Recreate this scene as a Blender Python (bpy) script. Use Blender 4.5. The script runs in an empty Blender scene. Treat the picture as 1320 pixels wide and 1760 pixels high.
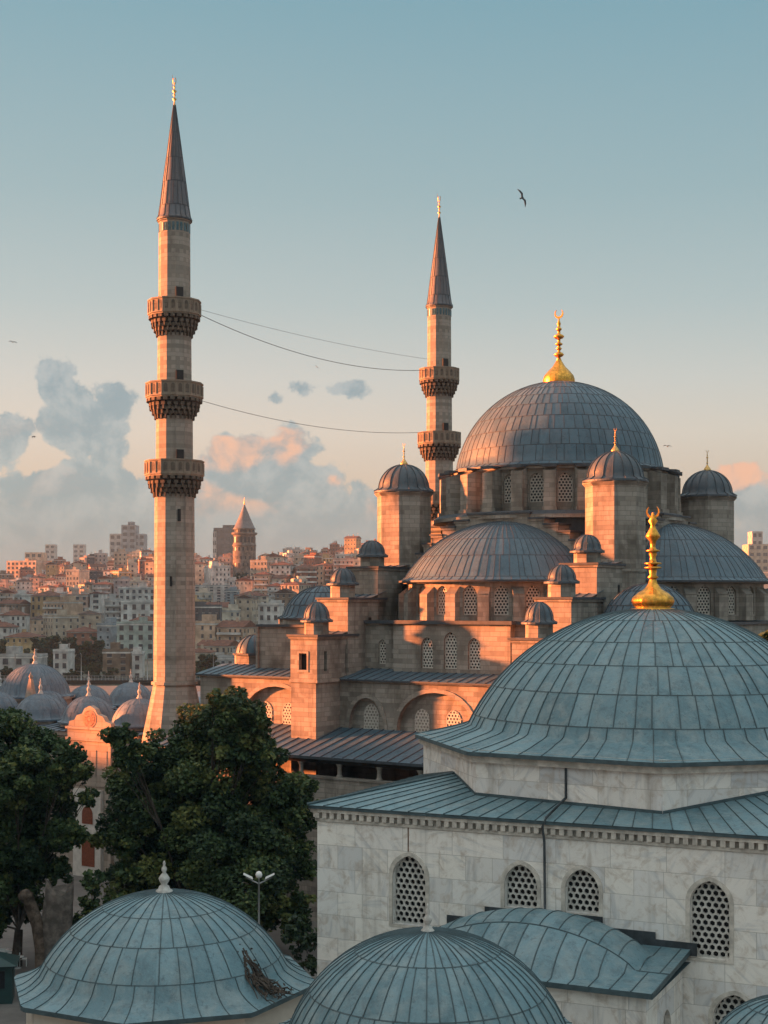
import bpy, math, random
from math import sin, cos, pi, radians, sqrt, atan2, tan
from mathutils import Vector
from mathutils.geometry import tessellate_polygon

random.seed(7)
S = bpy.context.scene
COL = S.collection

# ------------------------------------------------------------------ camera
F, HY, CX, CZ = 2500.0, 1035.0, 660.0, 18.0      # photo pixels (1320x1760), horizon row, centre column, eye height
cam = bpy.data.cameras.new('camera')
camo = bpy.data.objects.new('camera', cam); COL.objects.link(camo)
cam.sensor_fit = 'VERTICAL'; cam.sensor_height = 36.0; cam.sensor_width = 27.0
cam.lens = 36.0*F/1760.0
cam.shift_y = (HY-880.0)/1760.0
cam.clip_start = 0.5; cam.clip_end = 20000
camo.location = (0, 0, CZ); camo.rotation_euler = (radians(90), 0, 0)
S.camera = camo
S.view_settings.view_transform = 'Standard'; S.view_settings.look = 'None'
S.view_settings.gamma = 1.0; S.view_settings.use_curve_mapping = False
EXPO = 2.6
S.view_settings.exposure = EXPO

# ------------------------------------------------------------------ light
SUN_EL = radians(8.0)
SUN_AZ = (-0.983, 0.183)                          # towards the sun, low on the left and a little beyond
sl = bpy.data.lights.new('sun', 'SUN'); so = bpy.data.objects.new('sun', sl); COL.objects.link(so)
sd = Vector((SUN_AZ[0]*cos(SUN_EL), SUN_AZ[1]*cos(SUN_EL), sin(SUN_EL)))
so.rotation_euler = sd.to_track_quat('Z', 'Y').to_euler()
sl.energy = 5.0; sl.angle = radians(2.2); sl.color = (1.0, 0.265, 0.08)

def lin(r, g, b, k=1.0):
    f = lambda c: ((c/255+0.055)/1.055)**2.4 if c > 10.3 else c/255/12.92
    return (f(r)*k, f(g)*k, f(b)*k, 1.0)

class NT:
    """small node-tree helper"""
    def __init__(s, tree): s.t = tree; s.n = tree.nodes; s.l = tree.links
    def new(s, typ, **kw):
        n = s.n.new(typ)
        for k, v in kw.items(): setattr(n, k, v)
        return n
    def link(s, a, b): s.l.new(a, b)
    def put(s, sock, v):
        if hasattr(v, 'is_output'): s.link(v, sock)
        elif v is not None: sock.default_value = v
    def math(s, op, a, b=None, c=None, clamp=False):
        n = s.new('ShaderNodeMath', operation=op, use_clamp=clamp)
        s.put(n.inputs[0], a); s.put(n.inputs[1], b); s.put(n.inputs[2], c)
        return n.outputs[0]
    def mix(s, fac, a, b, blend='MIX'):
        n = s.new('ShaderNodeMix', data_type='RGBA', blend_type=blend)
        s.put(n.inputs[0], fac); s.put(n.inputs[6], a); s.put(n.inputs[7], b)
        return n.outputs[2]
    def ramp(s, fac, stops, interp='LINEAR'):
        n = s.new('ShaderNodeValToRGB'); cr = n.color_ramp; cr.interpolation = interp
        while len(cr.elements) > 1: cr.elements.remove(cr.elements[-1])
        cr.elements[0].position = stops[0][0]; cr.elements[0].color = stops[0][1]
        for p, c in stops[1:]:
            e = cr.elements.new(p); e.color = c
        s.put(n.inputs[0], fac); return n.outputs[0]
    def noise(s, vec, scale, detail=4, rough=0.55, dist=0.0, dim='3D', w=None):
        n = s.new('ShaderNodeTexNoise', noise_dimensions=dim)
        s.put(n.inputs['Vector'], vec)
        n.inputs['Scale'].default_value = scale; n.inputs['Detail'].default_value = detail
        n.inputs['Roughness'].default_value = rough; n.inputs['Distortion'].default_value = dist
        if w is not None: s.put(n.inputs['W'], w)
        return n.outputs[0]
    def smooth(s, v, a, b, to0=0.0, to1=1.0):
        n = s.new('ShaderNodeMapRange', interpolation_type='SMOOTHSTEP')
        s.put(n.inputs[0], v)
        for i, q in enumerate((a, b, to0, to1)): n.inputs[1+i].default_value = q
        return n.outputs[0]

# ------------------------------------------------------------------ sky: dusk gradient, cloud banks
def build_world():
    w = bpy.data.worlds.new('World'); S.world = w; w.use_nodes = True
    w.node_tree.nodes.clear(); T = NT(w.node_tree)
    k = 1.0/2**EXPO
    tc = T.new('ShaderNodeTexCoord').outputs['Generated']
    sep = T.new('ShaderNodeSeparateXYZ'); T.link(tc, sep.inputs[0])
    x, y, z = sep.outputs
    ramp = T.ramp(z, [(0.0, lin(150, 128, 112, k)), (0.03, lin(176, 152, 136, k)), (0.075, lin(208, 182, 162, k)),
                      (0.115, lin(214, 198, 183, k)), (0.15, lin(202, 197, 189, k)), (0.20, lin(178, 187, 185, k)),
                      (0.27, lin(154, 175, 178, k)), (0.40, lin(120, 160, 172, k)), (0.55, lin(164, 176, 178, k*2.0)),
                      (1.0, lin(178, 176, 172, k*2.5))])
    # a little deeper and bluer to the right, away from the sunset
    right = T.smooth(x, -0.22, 0.32)
    col = T.mix(T.math('MULTIPLY', right, 0.55), ramp, T.mix(1.0, ramp, (0.80, 0.93, 0.98, 1), 'MULTIPLY'))
    # glow round the set sun, out to the left
    dt = T.new('ShaderNodeVectorMath', operation='DOT_PRODUCT'); T.link(tc, dt.inputs[0]); dt.inputs[1].default_value = tuple(sd)
    glow = T.math('POWER', T.math('MAXIMUM', dt.outputs['Value'], 0.0), 7.0)
    col = T.mix(T.math('MULTIPLY', glow, 0.6), col, (1.5*k, 0.88*k, 0.55*k, 1))
    # clouds, laid out by direction
    ys = T.math('MAXIMUM', y, 0.05)
    u = T.math('DIVIDE', x, ys); v = T.math('DIVIDE', z, ys)
    cmb = T.new('ShaderNodeCombineXYZ'); T.link(u, cmb.inputs[0]); T.link(v, cmb.inputs[1])
    uv = cmb.outputs[0]
    n1 = T.noise(uv, 26, 8, 0.62, 0.25); n2 = T.noise(uv, 70, 6, 0.62, 0.2)
    blobs = [(-170, 850, 150, 90, 1.1), (-90, 740, 70, 60, 1.0), (12, 765, 75, 60, 1.0), (98, 668, 38, 46, .95), (130, 735, 80, 62, 1.05), (200, 690, 44, 40, .9), (190, 770, 55, 60, .9), (120, 840, 150, 62, 1.1), (60, 900, 210, 95, 1.2),
             (230, 910, 120, 70, 1.0), (430, 800, 85, 55, 1.05), (490, 810, 72, 68, 1.05), (450, 890, 190, 85, 1.2), (620, 905, 90, 62, 1.0),
             (522, 664, 36, 19, .58), (602, 669, 44, 19, .66), (474, 684, 28, 14, .5), (372, 702, 26, 12, .42), (560, 745, 40, 9, .3),
             (1276, 830, 40, 32, .9), (1310, 870, 60, 50, 1.0), (1330, 930, 90, 60, 1.0), (1180, 900, 60, 40, .6), (100, 840, 70, 60, .9)]
    def field(du, dv):
        acc = None
        for px, py, rx, ry, a in blobs:
            bu, bv = (px-CX)/F, (HY-py)/F
            a1 = T.math('MULTIPLY', T.math('SUBTRACT', u, bu-du), F/rx)
            a2 = T.math('MULTIPLY', T.math('SUBTRACT', v, bv-dv), F/ry)
            d = T.math('ADD', T.math('MULTIPLY', a1, a1), T.math('MULTIPLY', a2, a2))
            g = T.math('MULTIPLY', T.math('POWER', 2.718, T.math('MULTIPLY', d, -0.75)), a)
            acc = g if acc is None else T.math('MAXIMUM', acc, g)
        for px, py, rx, ry, a in ((62, 782, 34, 26, .75), (30, 690, 26, 16, .4), (246, 745, 26, 55, .6), (545, 790, 20, 14, .4)):
            a1 = T.math('MULTIPLY', T.math('SUBTRACT', u, (px-CX)/F-du), F/rx); a2 = T.math('MULTIPLY', T.math('SUBTRACT', v, (HY-py)/F-dv), F/ry)
            d = T.math('ADD', T.math('MULTIPLY', a1, a1), T.math('MULTIPLY', a2, a2))
            acc = T.math('SUBTRACT', acc, T.math('MULTIPLY', T.math('POWER', 2.718, T.math('MULTIPLY', d, -0.75)), a))
        return acc
    f0 = field(0, 0)
    nn = T.math('ADD', T.math('MULTIPLY', T.math('SUBTRACT', n1, 0.5), 1.30), T.math('MULTIPLY', T.math('SUBTRACT', n2, 0.5), 0.85))
    dens = T.math('ADD', f0, nn)
    mask = T.smooth(dens, 0.39, 0.57)
    mask = T.math('MULTIPLY', mask, T.smooth(y, 0.05, 0.4))
    # the side of each bank turned to the sunset catches it
    f1 = field(-0.010, 0.014)
    rim = T.smooth(T.math('ADD', T.math('SUBTRACT', f0, f1), T.math('MULTIPLY', T.math('SUBTRACT', n1, 0.5), 0.9)), 0.20, 0.46)
    warmzone = T.math('MULTIPLY', T.math('MULTIPLY', T.smooth(v, 0.045, 0.085), T.smooth(v, 0.118, 0.132, 1, 0)), T.smooth(u, -0.16, -0.12, 0.10, 1.0))
    rim = T.math('MULTIPLY', T.math('MULTIPLY', rim, warmzone), T.smooth(T.math('SUBTRACT', n1, 0.5), -0.22, 0.1))
    thick = T.smooth(dens, 0.5, 1.3)
    mp = T.new('ShaderNodeMapping'); T.link(uv, mp.inputs[0]); mp.inputs['Location'].default_value = (0.006, -0.009, 0)
    n1s = T.noise(mp.outputs[0], 26, 8, 0.62, 0.25)
    relief = T.smooth(T.math('SUBTRACT', n1, n1s), -0.10, 0.14)
    body = T.mix(T.math('MULTIPLY', thick, 0.5), T.mix(relief, lin(134, 152, 160, k), lin(170, 176, 177, k)), T.mix(relief, lin(120, 141, 152, k), lin(144, 159, 167, k)))
    body = T.mix(T.smooth(v, 0.0, 0.09), lin(138, 145, 150, k), body)
    cc = T.mix(rim, body, lin(236, 178, 148, k))
    col = T.mix(T.math('MULTIPLY', mask, 0.93), col, cc)
    # ground half of the dome
    col = T.mix(T.smooth(z, -0.02, 0.0), (0.06, 0.05, 0.045, 1), col)
    # physical sky on top, faint
    sky = T.new('ShaderNodeTexSky', sky_type='NISHITA'); sky.sun_disc = False
    sky.sun_elevation = SUN_EL; sky.sun_rotation = atan2(SUN_AZ[0], SUN_AZ[1])
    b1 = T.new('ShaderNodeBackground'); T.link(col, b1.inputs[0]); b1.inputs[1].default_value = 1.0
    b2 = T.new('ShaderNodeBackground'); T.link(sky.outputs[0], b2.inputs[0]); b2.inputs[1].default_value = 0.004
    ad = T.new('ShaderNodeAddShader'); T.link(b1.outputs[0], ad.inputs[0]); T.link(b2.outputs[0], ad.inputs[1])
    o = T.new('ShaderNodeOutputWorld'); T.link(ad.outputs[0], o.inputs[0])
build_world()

# ------------------------------------------------------------------ mesh helper
class MB:
    def __init__(s): s.v = []; s.f = []; s.m = []; s.t = []; s.sm = []
    def add(s, pts): i = len(s.v); s.v.extend([tuple(p) for p in pts]); return i
    def fi(s, idx, mat=0, tone=0.5, smooth=False):
        s.f.append(tuple(idx)); s.m.append(mat); s.t.append(tone); s.sm.append(smooth)
    def face(s, pts, mat=0, tone=0.5, smooth=False):
        i = s.add(pts); s.fi(range(i, i+len(pts)), mat, tone, smooth)
    def box(s, x0, x1, y0, y1, z0, z1, mat=0, tone=0.5):
        i = s.add([(x0,y0,z0),(x1,y0,z0),(x1,y1,z0),(x0,y1,z0),(x0,y0,z1),(x1,y0,z1),(x1,y1,z1),(x0,y1,z1)])
        for q in ((0,3,2,1),(4,5,6,7),(0,1,5,4),(1,2,6,5),(2,3,7,6),(3,0,4,7)): s.fi([i+a for a in q], mat, tone)
    def obox(s, c, ang, l0, l1, w, z0, z1, z1o=None, mat=0, tone=0.5):
        """box along direction ang from radius l0 to l1, width w; top slopes to z1o at the outer end"""
        if z1o is None: z1o = z1
        ca, sa = cos(ang), sin(ang)
        P = lambda l, t, z: (c[0]+ca*l-sa*t, c[1]+sa*l+ca*t, z)
        h = w/2
        i = s.add([P(l0,-h,z0),P(l1,-h,z0),P(l1,h,z0),P(l0,h,z0),P(l0,-h,z1),P(l1,-h,z1o),P(l1,h,z1o),P(l0,h,z1)])
        for q in ((0,3,2,1),(4,5,6,7),(0,1,5,4),(1,2,6,5),(2,3,7,6),(3,0,4,7)): s.fi([i+a for a in q], mat, tone)
    def prism(s, poly, z0, z1, mat=0, cap=True, capmat=None, bottom=False):
        n = len(poly); i = s.add([(p[0],p[1],z0) for p in poly]+[(p[0],p[1],z1) for p in poly])
        for k in range(n): s.fi((i+k, i+(k+1)%n, i+n+(k+1)%n, i+n+k), mat)
        if cap: s.fi(range(i+n, i+2*n), mat if capmat is None else capmat)
        if bottom: s.fi(reversed(range(i, i+n)), mat)
    def frustum(s, p0, p1, z0, z1, mat=0, smooth=False):
        n = len(p0); i = s.add([(p[0],p[1],z0) for p in p0]+[(p[0],p[1],z1) for p in p1])
        for k in range(n): s.fi((i+k, i+(k+1)%n, i+n+(k+1)%n, i+n+k), mat, 0.5, smooth)
    def lathe(s, prof, n=32, c=(0,0), mat=0, smooth=True, a0=0.0, sweep=2*pi, flute=None):
        closed = abs(sweep-2*pi) < 1e-6; m = n if closed else n+1
        rows = []
        for r, z in prof:
            if r < 1e-5: rows.append([s.add([(c[0], c[1], z)])])
            else:
                pts = []
                for k in range(m):
                    a = a0+sweep*k/n; rr = r*(1+flute[1]*abs(sin(flute[0]*a/2))) if flute else r
                    pts.append((c[0]+rr*cos(a), c[1]+rr*sin(a), z))
                i = s.add(pts); rows.append(list(range(i, i+m)))
        for A, B in zip(rows, rows[1:]):
            for k in range(n):
                k2 = (k+1) % m
                if len(A) == 1 and len(B) == 1: continue
                if len(A) == 1: s.fi((A[0], B[k], B[k2]), mat, 0.5, smooth)
                elif len(B) == 1: s.fi((A[k], B[0], A[k2]), mat, 0.5, smooth)
                else: s.fi((A[k], B[k], B[k2], A[k2]), mat, 0.5, smooth)
    def tube(s, pts, r, n=6, mat=0, r1=None, smooth=True):
        pts = [Vector(p) for p in pts]; rings = []
        for k, p in enumerate(pts):
            d = (pts[min(k+1, len(pts)-1)]-pts[max(k-1, 0)]).normalized()
            a = d.cross(Vector((0,0,1)) if abs(d.z) < 0.9 else Vector((1,0,0))).normalized(); b = d.cross(a)
            rr = r if r1 is None else r+(r1-r)*k/(len(pts)-1)
            i = s.add([p+a*rr*cos(2*pi*j/n)+b*rr*sin(2*pi*j/n) for j in range(n)]); rings.append(i)
        for A, B in zip(rings, rings[1:]):
            for j in range(n): s.fi((A+j, A+(j+1)%n, B+(j+1)%n, B+j), mat, 0.5, smooth)
        s.fi(range(rings[0], rings[0]+n), mat); s.fi(reversed(range(rings[-1], rings[-1]+n)), mat)
    def mesh(s, name, mats, uv=True):
        me = bpy.data.meshes.new(name); me.from_pydata(s.v, [], s.f)
        for m in mats: me.materials.append(m)
        me.polygons.foreach_set('material_index', s.m); me.polygons.foreach_set('use_smooth', s.sm)
        at = me.attributes.new('tone', 'FLOAT', 'FACE'); at.data.foreach_set('value', s.t)
        if uv:
            L = me.uv_layers.new(name='UVMap'); out = []
            for f in s.f:
                P = [Vector(s.v[i]) for i in f]
                n = Vector((0,0,0))
                for a in range(1, len(P)-1): n += (P[a]-P[0]).cross(P[a+1]-P[0])
                if n.length < 1e-12: out += [0.0]*(2*len(P)); continue
                n.normalize()
                if abs(n.z) > 0.97: t, b = Vector((1,0,0)), Vector((0,1,0))
                else:
                    t = Vector((-n.y, n.x, 0)).normalized(); b = n.cross(t)
                for p in P: out += [p.dot(t), p.dot(b)]
            L.data.foreach_set('uv', out)
        me.update()
        return me

Z0 = {}                                            # base height of each empty-rooted thing
def link(name, me, parent=None, loc=(0,0,0), rz=0.0):
    o = bpy.data.objects.new(name, me); COL.objects.link(o)
    l = list(loc)
    if parent is not None:
        o.parent = parent
        if parent.name in Z0: l[2] -= Z0[parent.name]
    o.location = l; o.rotation_euler = (0, 0, rz); return o
def thing(name, label, cat, loc=(0,0), z0=0.0, rz=0.0, group=None):
    o = bpy.data.objects.new(name, None); COL.objects.link(o); o.empty_display_size = 0.5
    o.location = (loc[0], loc[1], z0); o.rotation_euler = (0, 0, rz); Z0[o.name] = z0
    return tag(o, label, cat, group)
def tag(o, label, cat, group=None):
    o['label'] = label; o['category'] = cat
    if group: o['group'] = group
    return o
def struct(name, me, kind='structure'):
    o = link(name, me); o['kind'] = kind; return o
def kids(o): return [c for c in bpy.data.objects if c.parent == o]
def dup(o, parent=None, tree=None):
    if tree is None:
        tree = {}
        for c in bpy.data.objects:
            if c.parent: tree.setdefault(c.parent.name, []).append(c)
    n = o.copy(); COL.objects.link(n)
    if parent: n.parent = parent
    for c in tree.get(o.name, []): dup(c, n, tree)
    return n
def at(px, py, D): return ((px-CX)/F*D, D, CZ+(HY-py)/F*D)     # a photo measurement turned into a place at depth D
def ngon(n, r, a0=0.0, c=(0,0)): return [(c[0]+r*cos(a0+2*pi*k/n), c[1]+r*sin(a0+2*pi*k/n)) for k in range(n)]

# ------------------------------------------------------------------ materials
def mat(name, build):
    m = bpy.data.materials.new(name); m.use_nodes = True; m.node_tree.nodes.clear(); T = NT(m.node_tree)
    b = T.new('ShaderNodeBsdfPrincipled'); o = T.new('ShaderNodeOutputMaterial'); T.link(b.outputs[0], o.inputs[0])
    build(T, b); return m
def bump(T, b, h, strength=0.3, dist=0.02):
    n = T.new('ShaderNodeBump'); n.inputs['Strength'].default_value = strength; n.inputs['Distance'].default_value = dist
    T.link(h, n.inputs['Height']); T.link(n.outputs[0], b.inputs['Normal'])
def objco(T): return T.new('ShaderNodeTexCoord').outputs['Object']
def uvco(T): return T.new('ShaderNodeTexCoord').outputs['UV']
def attr(T, n='tone'): return T.new('ShaderNodeAttribute', attribute_name=n).outputs['Fac']
def stretch(T, vec, sx, sy, sz):
    m = T.new('ShaderNodeMapping'); T.link(vec, m.inputs[0]); m.inputs['Scale'].default_value = (sx, sy, sz); return m.outputs[0]
def bricks(T, bw, bh, mortar, offset=0.5, squash=1.0, sqf=2, vec=None):
    n = T.new('ShaderNodeTexBrick'); T.link(vec if vec is not None else uvco(T), n.inputs['Vector'])
    n.offset = offset; n.squash = squash; n.squash_frequency = sqf
    n.inputs['Color1'].default_value = (0,0,0,1); n.inputs['Color2'].default_value = (1,1,1,1); n.inputs['Mortar'].default_value = (.5,.5,.5,1)
    n.inputs['Scale'].default_value = 1.0; n.inputs['Mortar Size'].default_value = mortar; n.inputs['Mortar Smooth'].default_value = 0.3
    n.inputs['Brick Width'].default_value = bw; n.inputs['Row Height'].default_value = bh
    return n.outputs['Color'], n.outputs['Fac']
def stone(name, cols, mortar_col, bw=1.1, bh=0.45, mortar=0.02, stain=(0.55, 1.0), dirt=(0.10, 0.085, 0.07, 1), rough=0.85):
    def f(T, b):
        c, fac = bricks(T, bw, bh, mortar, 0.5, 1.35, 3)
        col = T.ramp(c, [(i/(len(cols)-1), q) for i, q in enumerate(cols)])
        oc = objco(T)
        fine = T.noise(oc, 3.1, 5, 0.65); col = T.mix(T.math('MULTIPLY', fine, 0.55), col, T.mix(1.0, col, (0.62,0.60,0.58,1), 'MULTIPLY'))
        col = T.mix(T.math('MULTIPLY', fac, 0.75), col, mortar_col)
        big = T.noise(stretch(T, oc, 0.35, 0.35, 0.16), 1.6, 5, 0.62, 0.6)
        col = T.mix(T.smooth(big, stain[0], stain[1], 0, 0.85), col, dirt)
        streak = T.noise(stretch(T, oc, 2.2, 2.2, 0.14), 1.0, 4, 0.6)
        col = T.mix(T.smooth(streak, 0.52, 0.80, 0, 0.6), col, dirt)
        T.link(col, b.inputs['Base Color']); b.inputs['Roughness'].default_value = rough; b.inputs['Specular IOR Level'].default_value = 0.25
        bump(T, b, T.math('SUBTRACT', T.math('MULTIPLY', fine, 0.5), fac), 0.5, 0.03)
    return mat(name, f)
def lead(name, c1, c2, warm, rough=0.5, scale=1.0, sheen=0.5):
    def f(T, b):
        oc = objco(T); t = attr(T)
        col = T.mix(t, c1, c2)
        n1 = T.noise(oc, 1.7*scale, 6, 0.65, 0.4); n2 = T.noise(oc, 9*scale, 4, 0.7)
        st = T.noise(stretch(T, oc, 2.6*scale, 2.6*scale, 0.5*scale), 1.0, 5, 0.65, 0.3)
        col = T.mix(T.smooth(n1, 0.40, 0.72, 0, 0.7), col, warm)
        col = T.mix(T.smooth(st, 0.46, 0.72, 0, 0.75), col, T.mix(1.0, col, (0.58,0.60,0.62,1), 'MULTIPLY'))
        col = T.mix(T.smooth(n2, 0.48, 0.72, 0, 0.5), col, T.mix(1.0, col, (1.45,1.42,1.38,1), 'MULTIPLY'))
        n3 = T.noise(oc, 5*scale, 8, 0.75, 1.0); col = T.mix(T.smooth(n3, 0.54, 0.64, 0, 0.65), col, T.mix(1.0, col, (0.5,0.52,0.55,1), 'MULTIPLY'))
        n4 = T.noise(stretch(T, oc, 1, 1, 0.45), 14*scale, 3, 0.6); col = T.mix(T.smooth(n4, 0.68, 0.76, 0, 0.5), col, T.mix(1.0, col, (1.8,1.75,1.65,1), 'MULTIPLY'))
        T.link(col, b.inputs['Base Color']); b.inputs['Specular IOR Level'].default_value = sheen
        T.link(T.smooth(n2, 0.3, 0.7, rough-0.1, rough+0.18), b.inputs['Roughness'])
        bump(T, b, T.math('ADD', n1, T.math('MULTIPLY', n2, 0.3)), 0.6, 0.07)
    return mat(name, f)
def plain(name, col, rough=0.6, metal=0.0, var=0.25, scale=3.0, spec=0.4):
    def f(T, b):
        n = T.noise(objco(T), scale, 5, 0.6)
        c = T.mix(T.smooth(n, 0.35, 0.7), tuple(q*(1-var) for q in col[:3])+(1,), tuple(min(1, q*(1+var*0.6)) for q in col[:3])+(1,))
        T.link(c, b.inputs['Base Color']); b.inputs['Roughness'].default_value = rough; b.inputs['Metallic'].default_value = metal
        b.inputs['Specular IOR Level'].default_value = spec
    return mat(name, f)

M = {}
M['stone'] = stone('weathered sandstone', [(.205,.186,.163,1),(.315,.288,.25,1),(.39,.355,.31,1),(.275,.25,.216,1)], (.18,.16,.138,1), 0.85, 0.36, 0.022, (0.40, 0.74))
M['minaret_stone'] = stone('minaret limestone', [(.215,.195,.17,1),(.305,.278,.242,1),(.37,.337,.295,1),(.27,.245,.212,1)], (.19,.17,.148,1), 0.75, 0.34, 0.02, (0.48, 0.85))
M['parapet_stone'] = stone('carved balcony stone', [(.24,.20,.16,1),(.32,.27,.215,1)], (.22,.18,.14,1), 0.6, 0.9, 0.03, (0.5, 0.85))
M['corbel_stone'] = stone('dark corbel stone', [(.09,.075,.062,1),(.20,.165,.13,1)], (.08,.07,.06,1), 0.3, 0.3, 0.03, (0.42, 0.75))  # darker than the parapet stone, for corbels and parapet panels
M['pink_stone'] = stone('rosy courtyard stone', [(.34,.27,.22,1),(.44,.36,.30,1)], (.25,.20,.16,1), 1.3, 0.5, 0.02, (0.62, 0.95))
M['plaster'] = plain('cream plaster', (.62,.55,.47,1), 0.9, 0, 0.12, 0.8, 0.2)
M['lead'] = lead('grey lead sheet', (.036,.075,.105,1), (.066,.120,.158,1), (.075,.10,.125,1), 0.50, 0.55)
M['seam'] = plain('dark lead seam', (.05,.06,.072,1), 0.6)
M['lead_cap'] = lead('sooty lead of the small caps', (.035,.052,.068,1), (.062,.085,.105,1), (.075,.075,.082,1), 0.5, 0.9)
M['lead_near'] = lead('blue green lead patina', (.070,.148,.178,1), (.135,.232,.268,1), (.195,.245,.25,1), 0.45, 1.0)
M['seam_near'] = plain('dark seam of patina sheet', (.06,.095,.107,1), 0.6)
M['lead_dark'] = plain('blackened lead flashing', (.045,.055,.062,1), 0.55, 0, 0.4)
M['gold'] = plain('gilded copper', (.74,.36,.065,1), 0.40, 1.0, 0.35, 6)
M['old_gold'] = plain('tarnished gilt', (.62,.38,.14,1), 0.42, 0.9, 0.3, 8)
M['grille'] = plain('pale plaster lattice', (.56,.52,.46,1), 0.85, 0, 0.2, 4, 0.2)
M['dark'] = plain('dark interior', (.012,.013,.016,1), 0.35, 0, 0.3, 1, 0.3)
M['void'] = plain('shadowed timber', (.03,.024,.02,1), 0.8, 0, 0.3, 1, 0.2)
M['brown'] = plain('red brown door timber', (.20,.055,.025,1), 0.6, 0, 0.3, 5)
M['white'] = plain('white paint', (.72,.72,.70,1), 0.6, 0, 0.08, 2)
M['metal'] = plain('grey painted steel', (.33,.35,.35,1), 0.45, 0.3, 0.1, 2)
M['cable'] = plain('dark steel cable', (.10,.095,.10,1), 0.6)
M['finial_stone'] = plain('weathered marble finial', (.46,.45,.42,1), 0.75, 0, 0.25, 7)
M['tile'] = plain('blue glazed tile', (.05,.12,.15,1), 0.3, 0, 0.4, 6)
M['bird'] = plain('dark feathers', (.05,.048,.05,1), 0.8)
def marble_build(T, b):
    c, fac = bricks(T, 0.95, 0.80, 0.010, 0.37, 1.9, 2)
    oc = objco(T)
    tone = T.ramp(c, [(0.0,(.58,.585,.59,1)),(0.18,(.76,.73,.68,1)),(0.40,(.83,.79,.73,1)),(0.55,(.68,.675,.66,1)),(0.72,(.84,.80,.73,1)),(0.86,(.74,.71,.66,1)),(1.0,(.55,.565,.575,1))], 'LINEAR')
    # grey veins run at a different slant in every block
    uv = uvco(T); rot = T.new('ShaderNodeVectorRotate', rotation_type='Z_AXIS'); T.link(uv, rot.inputs['Vector'])
    T.link(T.math('MULTIPLY', c, 9.0), rot.inputs['Angle'])
    vein = T.noise(stretch(T, rot.outputs[0], 0.55, 3.4, 1), 1.2, 4, 0.55, 0.7, '4D', T.math('MULTIPLY', c, 37.0))
    col = T.mix(T.smooth(vein, 0.48, 0.74, 0, 0.7), tone, (.40,.42,.44,1))
    v2 = T.noise(uv, 2.2, 6, 0.65, 0.8); col = T.mix(T.smooth(v2, 0.46, 0.75, 0, 0.7), col, (.42,.33,.25,1))
    st = T.noise(stretch(T, oc, 1.6, 1.6, 0.09), 1.0, 5, 0.6, 0.2); col = T.mix(T.smooth(st, 0.53, 0.8, 0, 0.6), col, (.21,.18,.15,1))
    col = T.mix(T.math('MULTIPLY', fac, 0.6), col, (.30,.27,.235,1))
    grime = T.noise(oc, 1.1, 7, 0.72); col = T.mix(T.smooth(grime, 0.55, 0.78, 0, 0.35), col, (.20,.18,.155,1))
    T.link(col, b.inputs['Base Color']); b.inputs['Roughness'].default_value = 0.62; b.inputs['Specular IOR Level'].default_value = 0.35
    bump(T, b, T.math('SUBTRACT', T.math('MULTIPLY', v2, 0.3), fac), 0.4, 0.02)
M['marble'] = mat('veined grey marble blocks', marble_build)
M['marble_trim'] = plain('worn marble trim', (.56,.52,.46,1), 0.7, 0, 0.3, 2.5, 0.3)
def leaf_build(c1, c2, c3):
    def f(T, b):
        t = attr(T); col = T.ramp(t, [(0.0, c1), (0.55, c2), (1.0, c3)])
        T.link(col, b.inputs['Base Color']); b.inputs['Roughness'].default_value = 0.55; b.inputs['Specular IOR Level'].default_value = 0.25
        tr = T.new('ShaderNodeBsdfTranslucent'); T.link(col, tr.inputs[0])
        mx = T.new('ShaderNodeMixShader'); mx.inputs[0].default_value = 0.25
        T.link(b.outputs[0], mx.inputs[1]); T.link(tr.outputs[0], mx.inputs[2])
        o = [n for n in T.n if n.type == 'OUTPUT_MATERIAL'][0]; T.link(mx.outputs[0], o.inputs[0])
    return f
M['leaf'] = mat('plane leaves', leaf_build((.022,.042,.019,1), (.066,.105,.038,1), (.19,.20,.06,1)))
M['leaf_dull'] = mat('dull evergreen leaves', leaf_build((.014,.028,.014,1), (.028,.05,.022,1), (.055,.075,.03,1)))
M['bark'] = plain('pale plane bark', (.13,.11,.095,1), 0.9, 0, 0.45, 2.0, 0.2)
M['bark_dark'] = plain('dark bark', (.07,.055,.045,1), 0.9, 0, 0.4, 3.0, 0.2)
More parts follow.
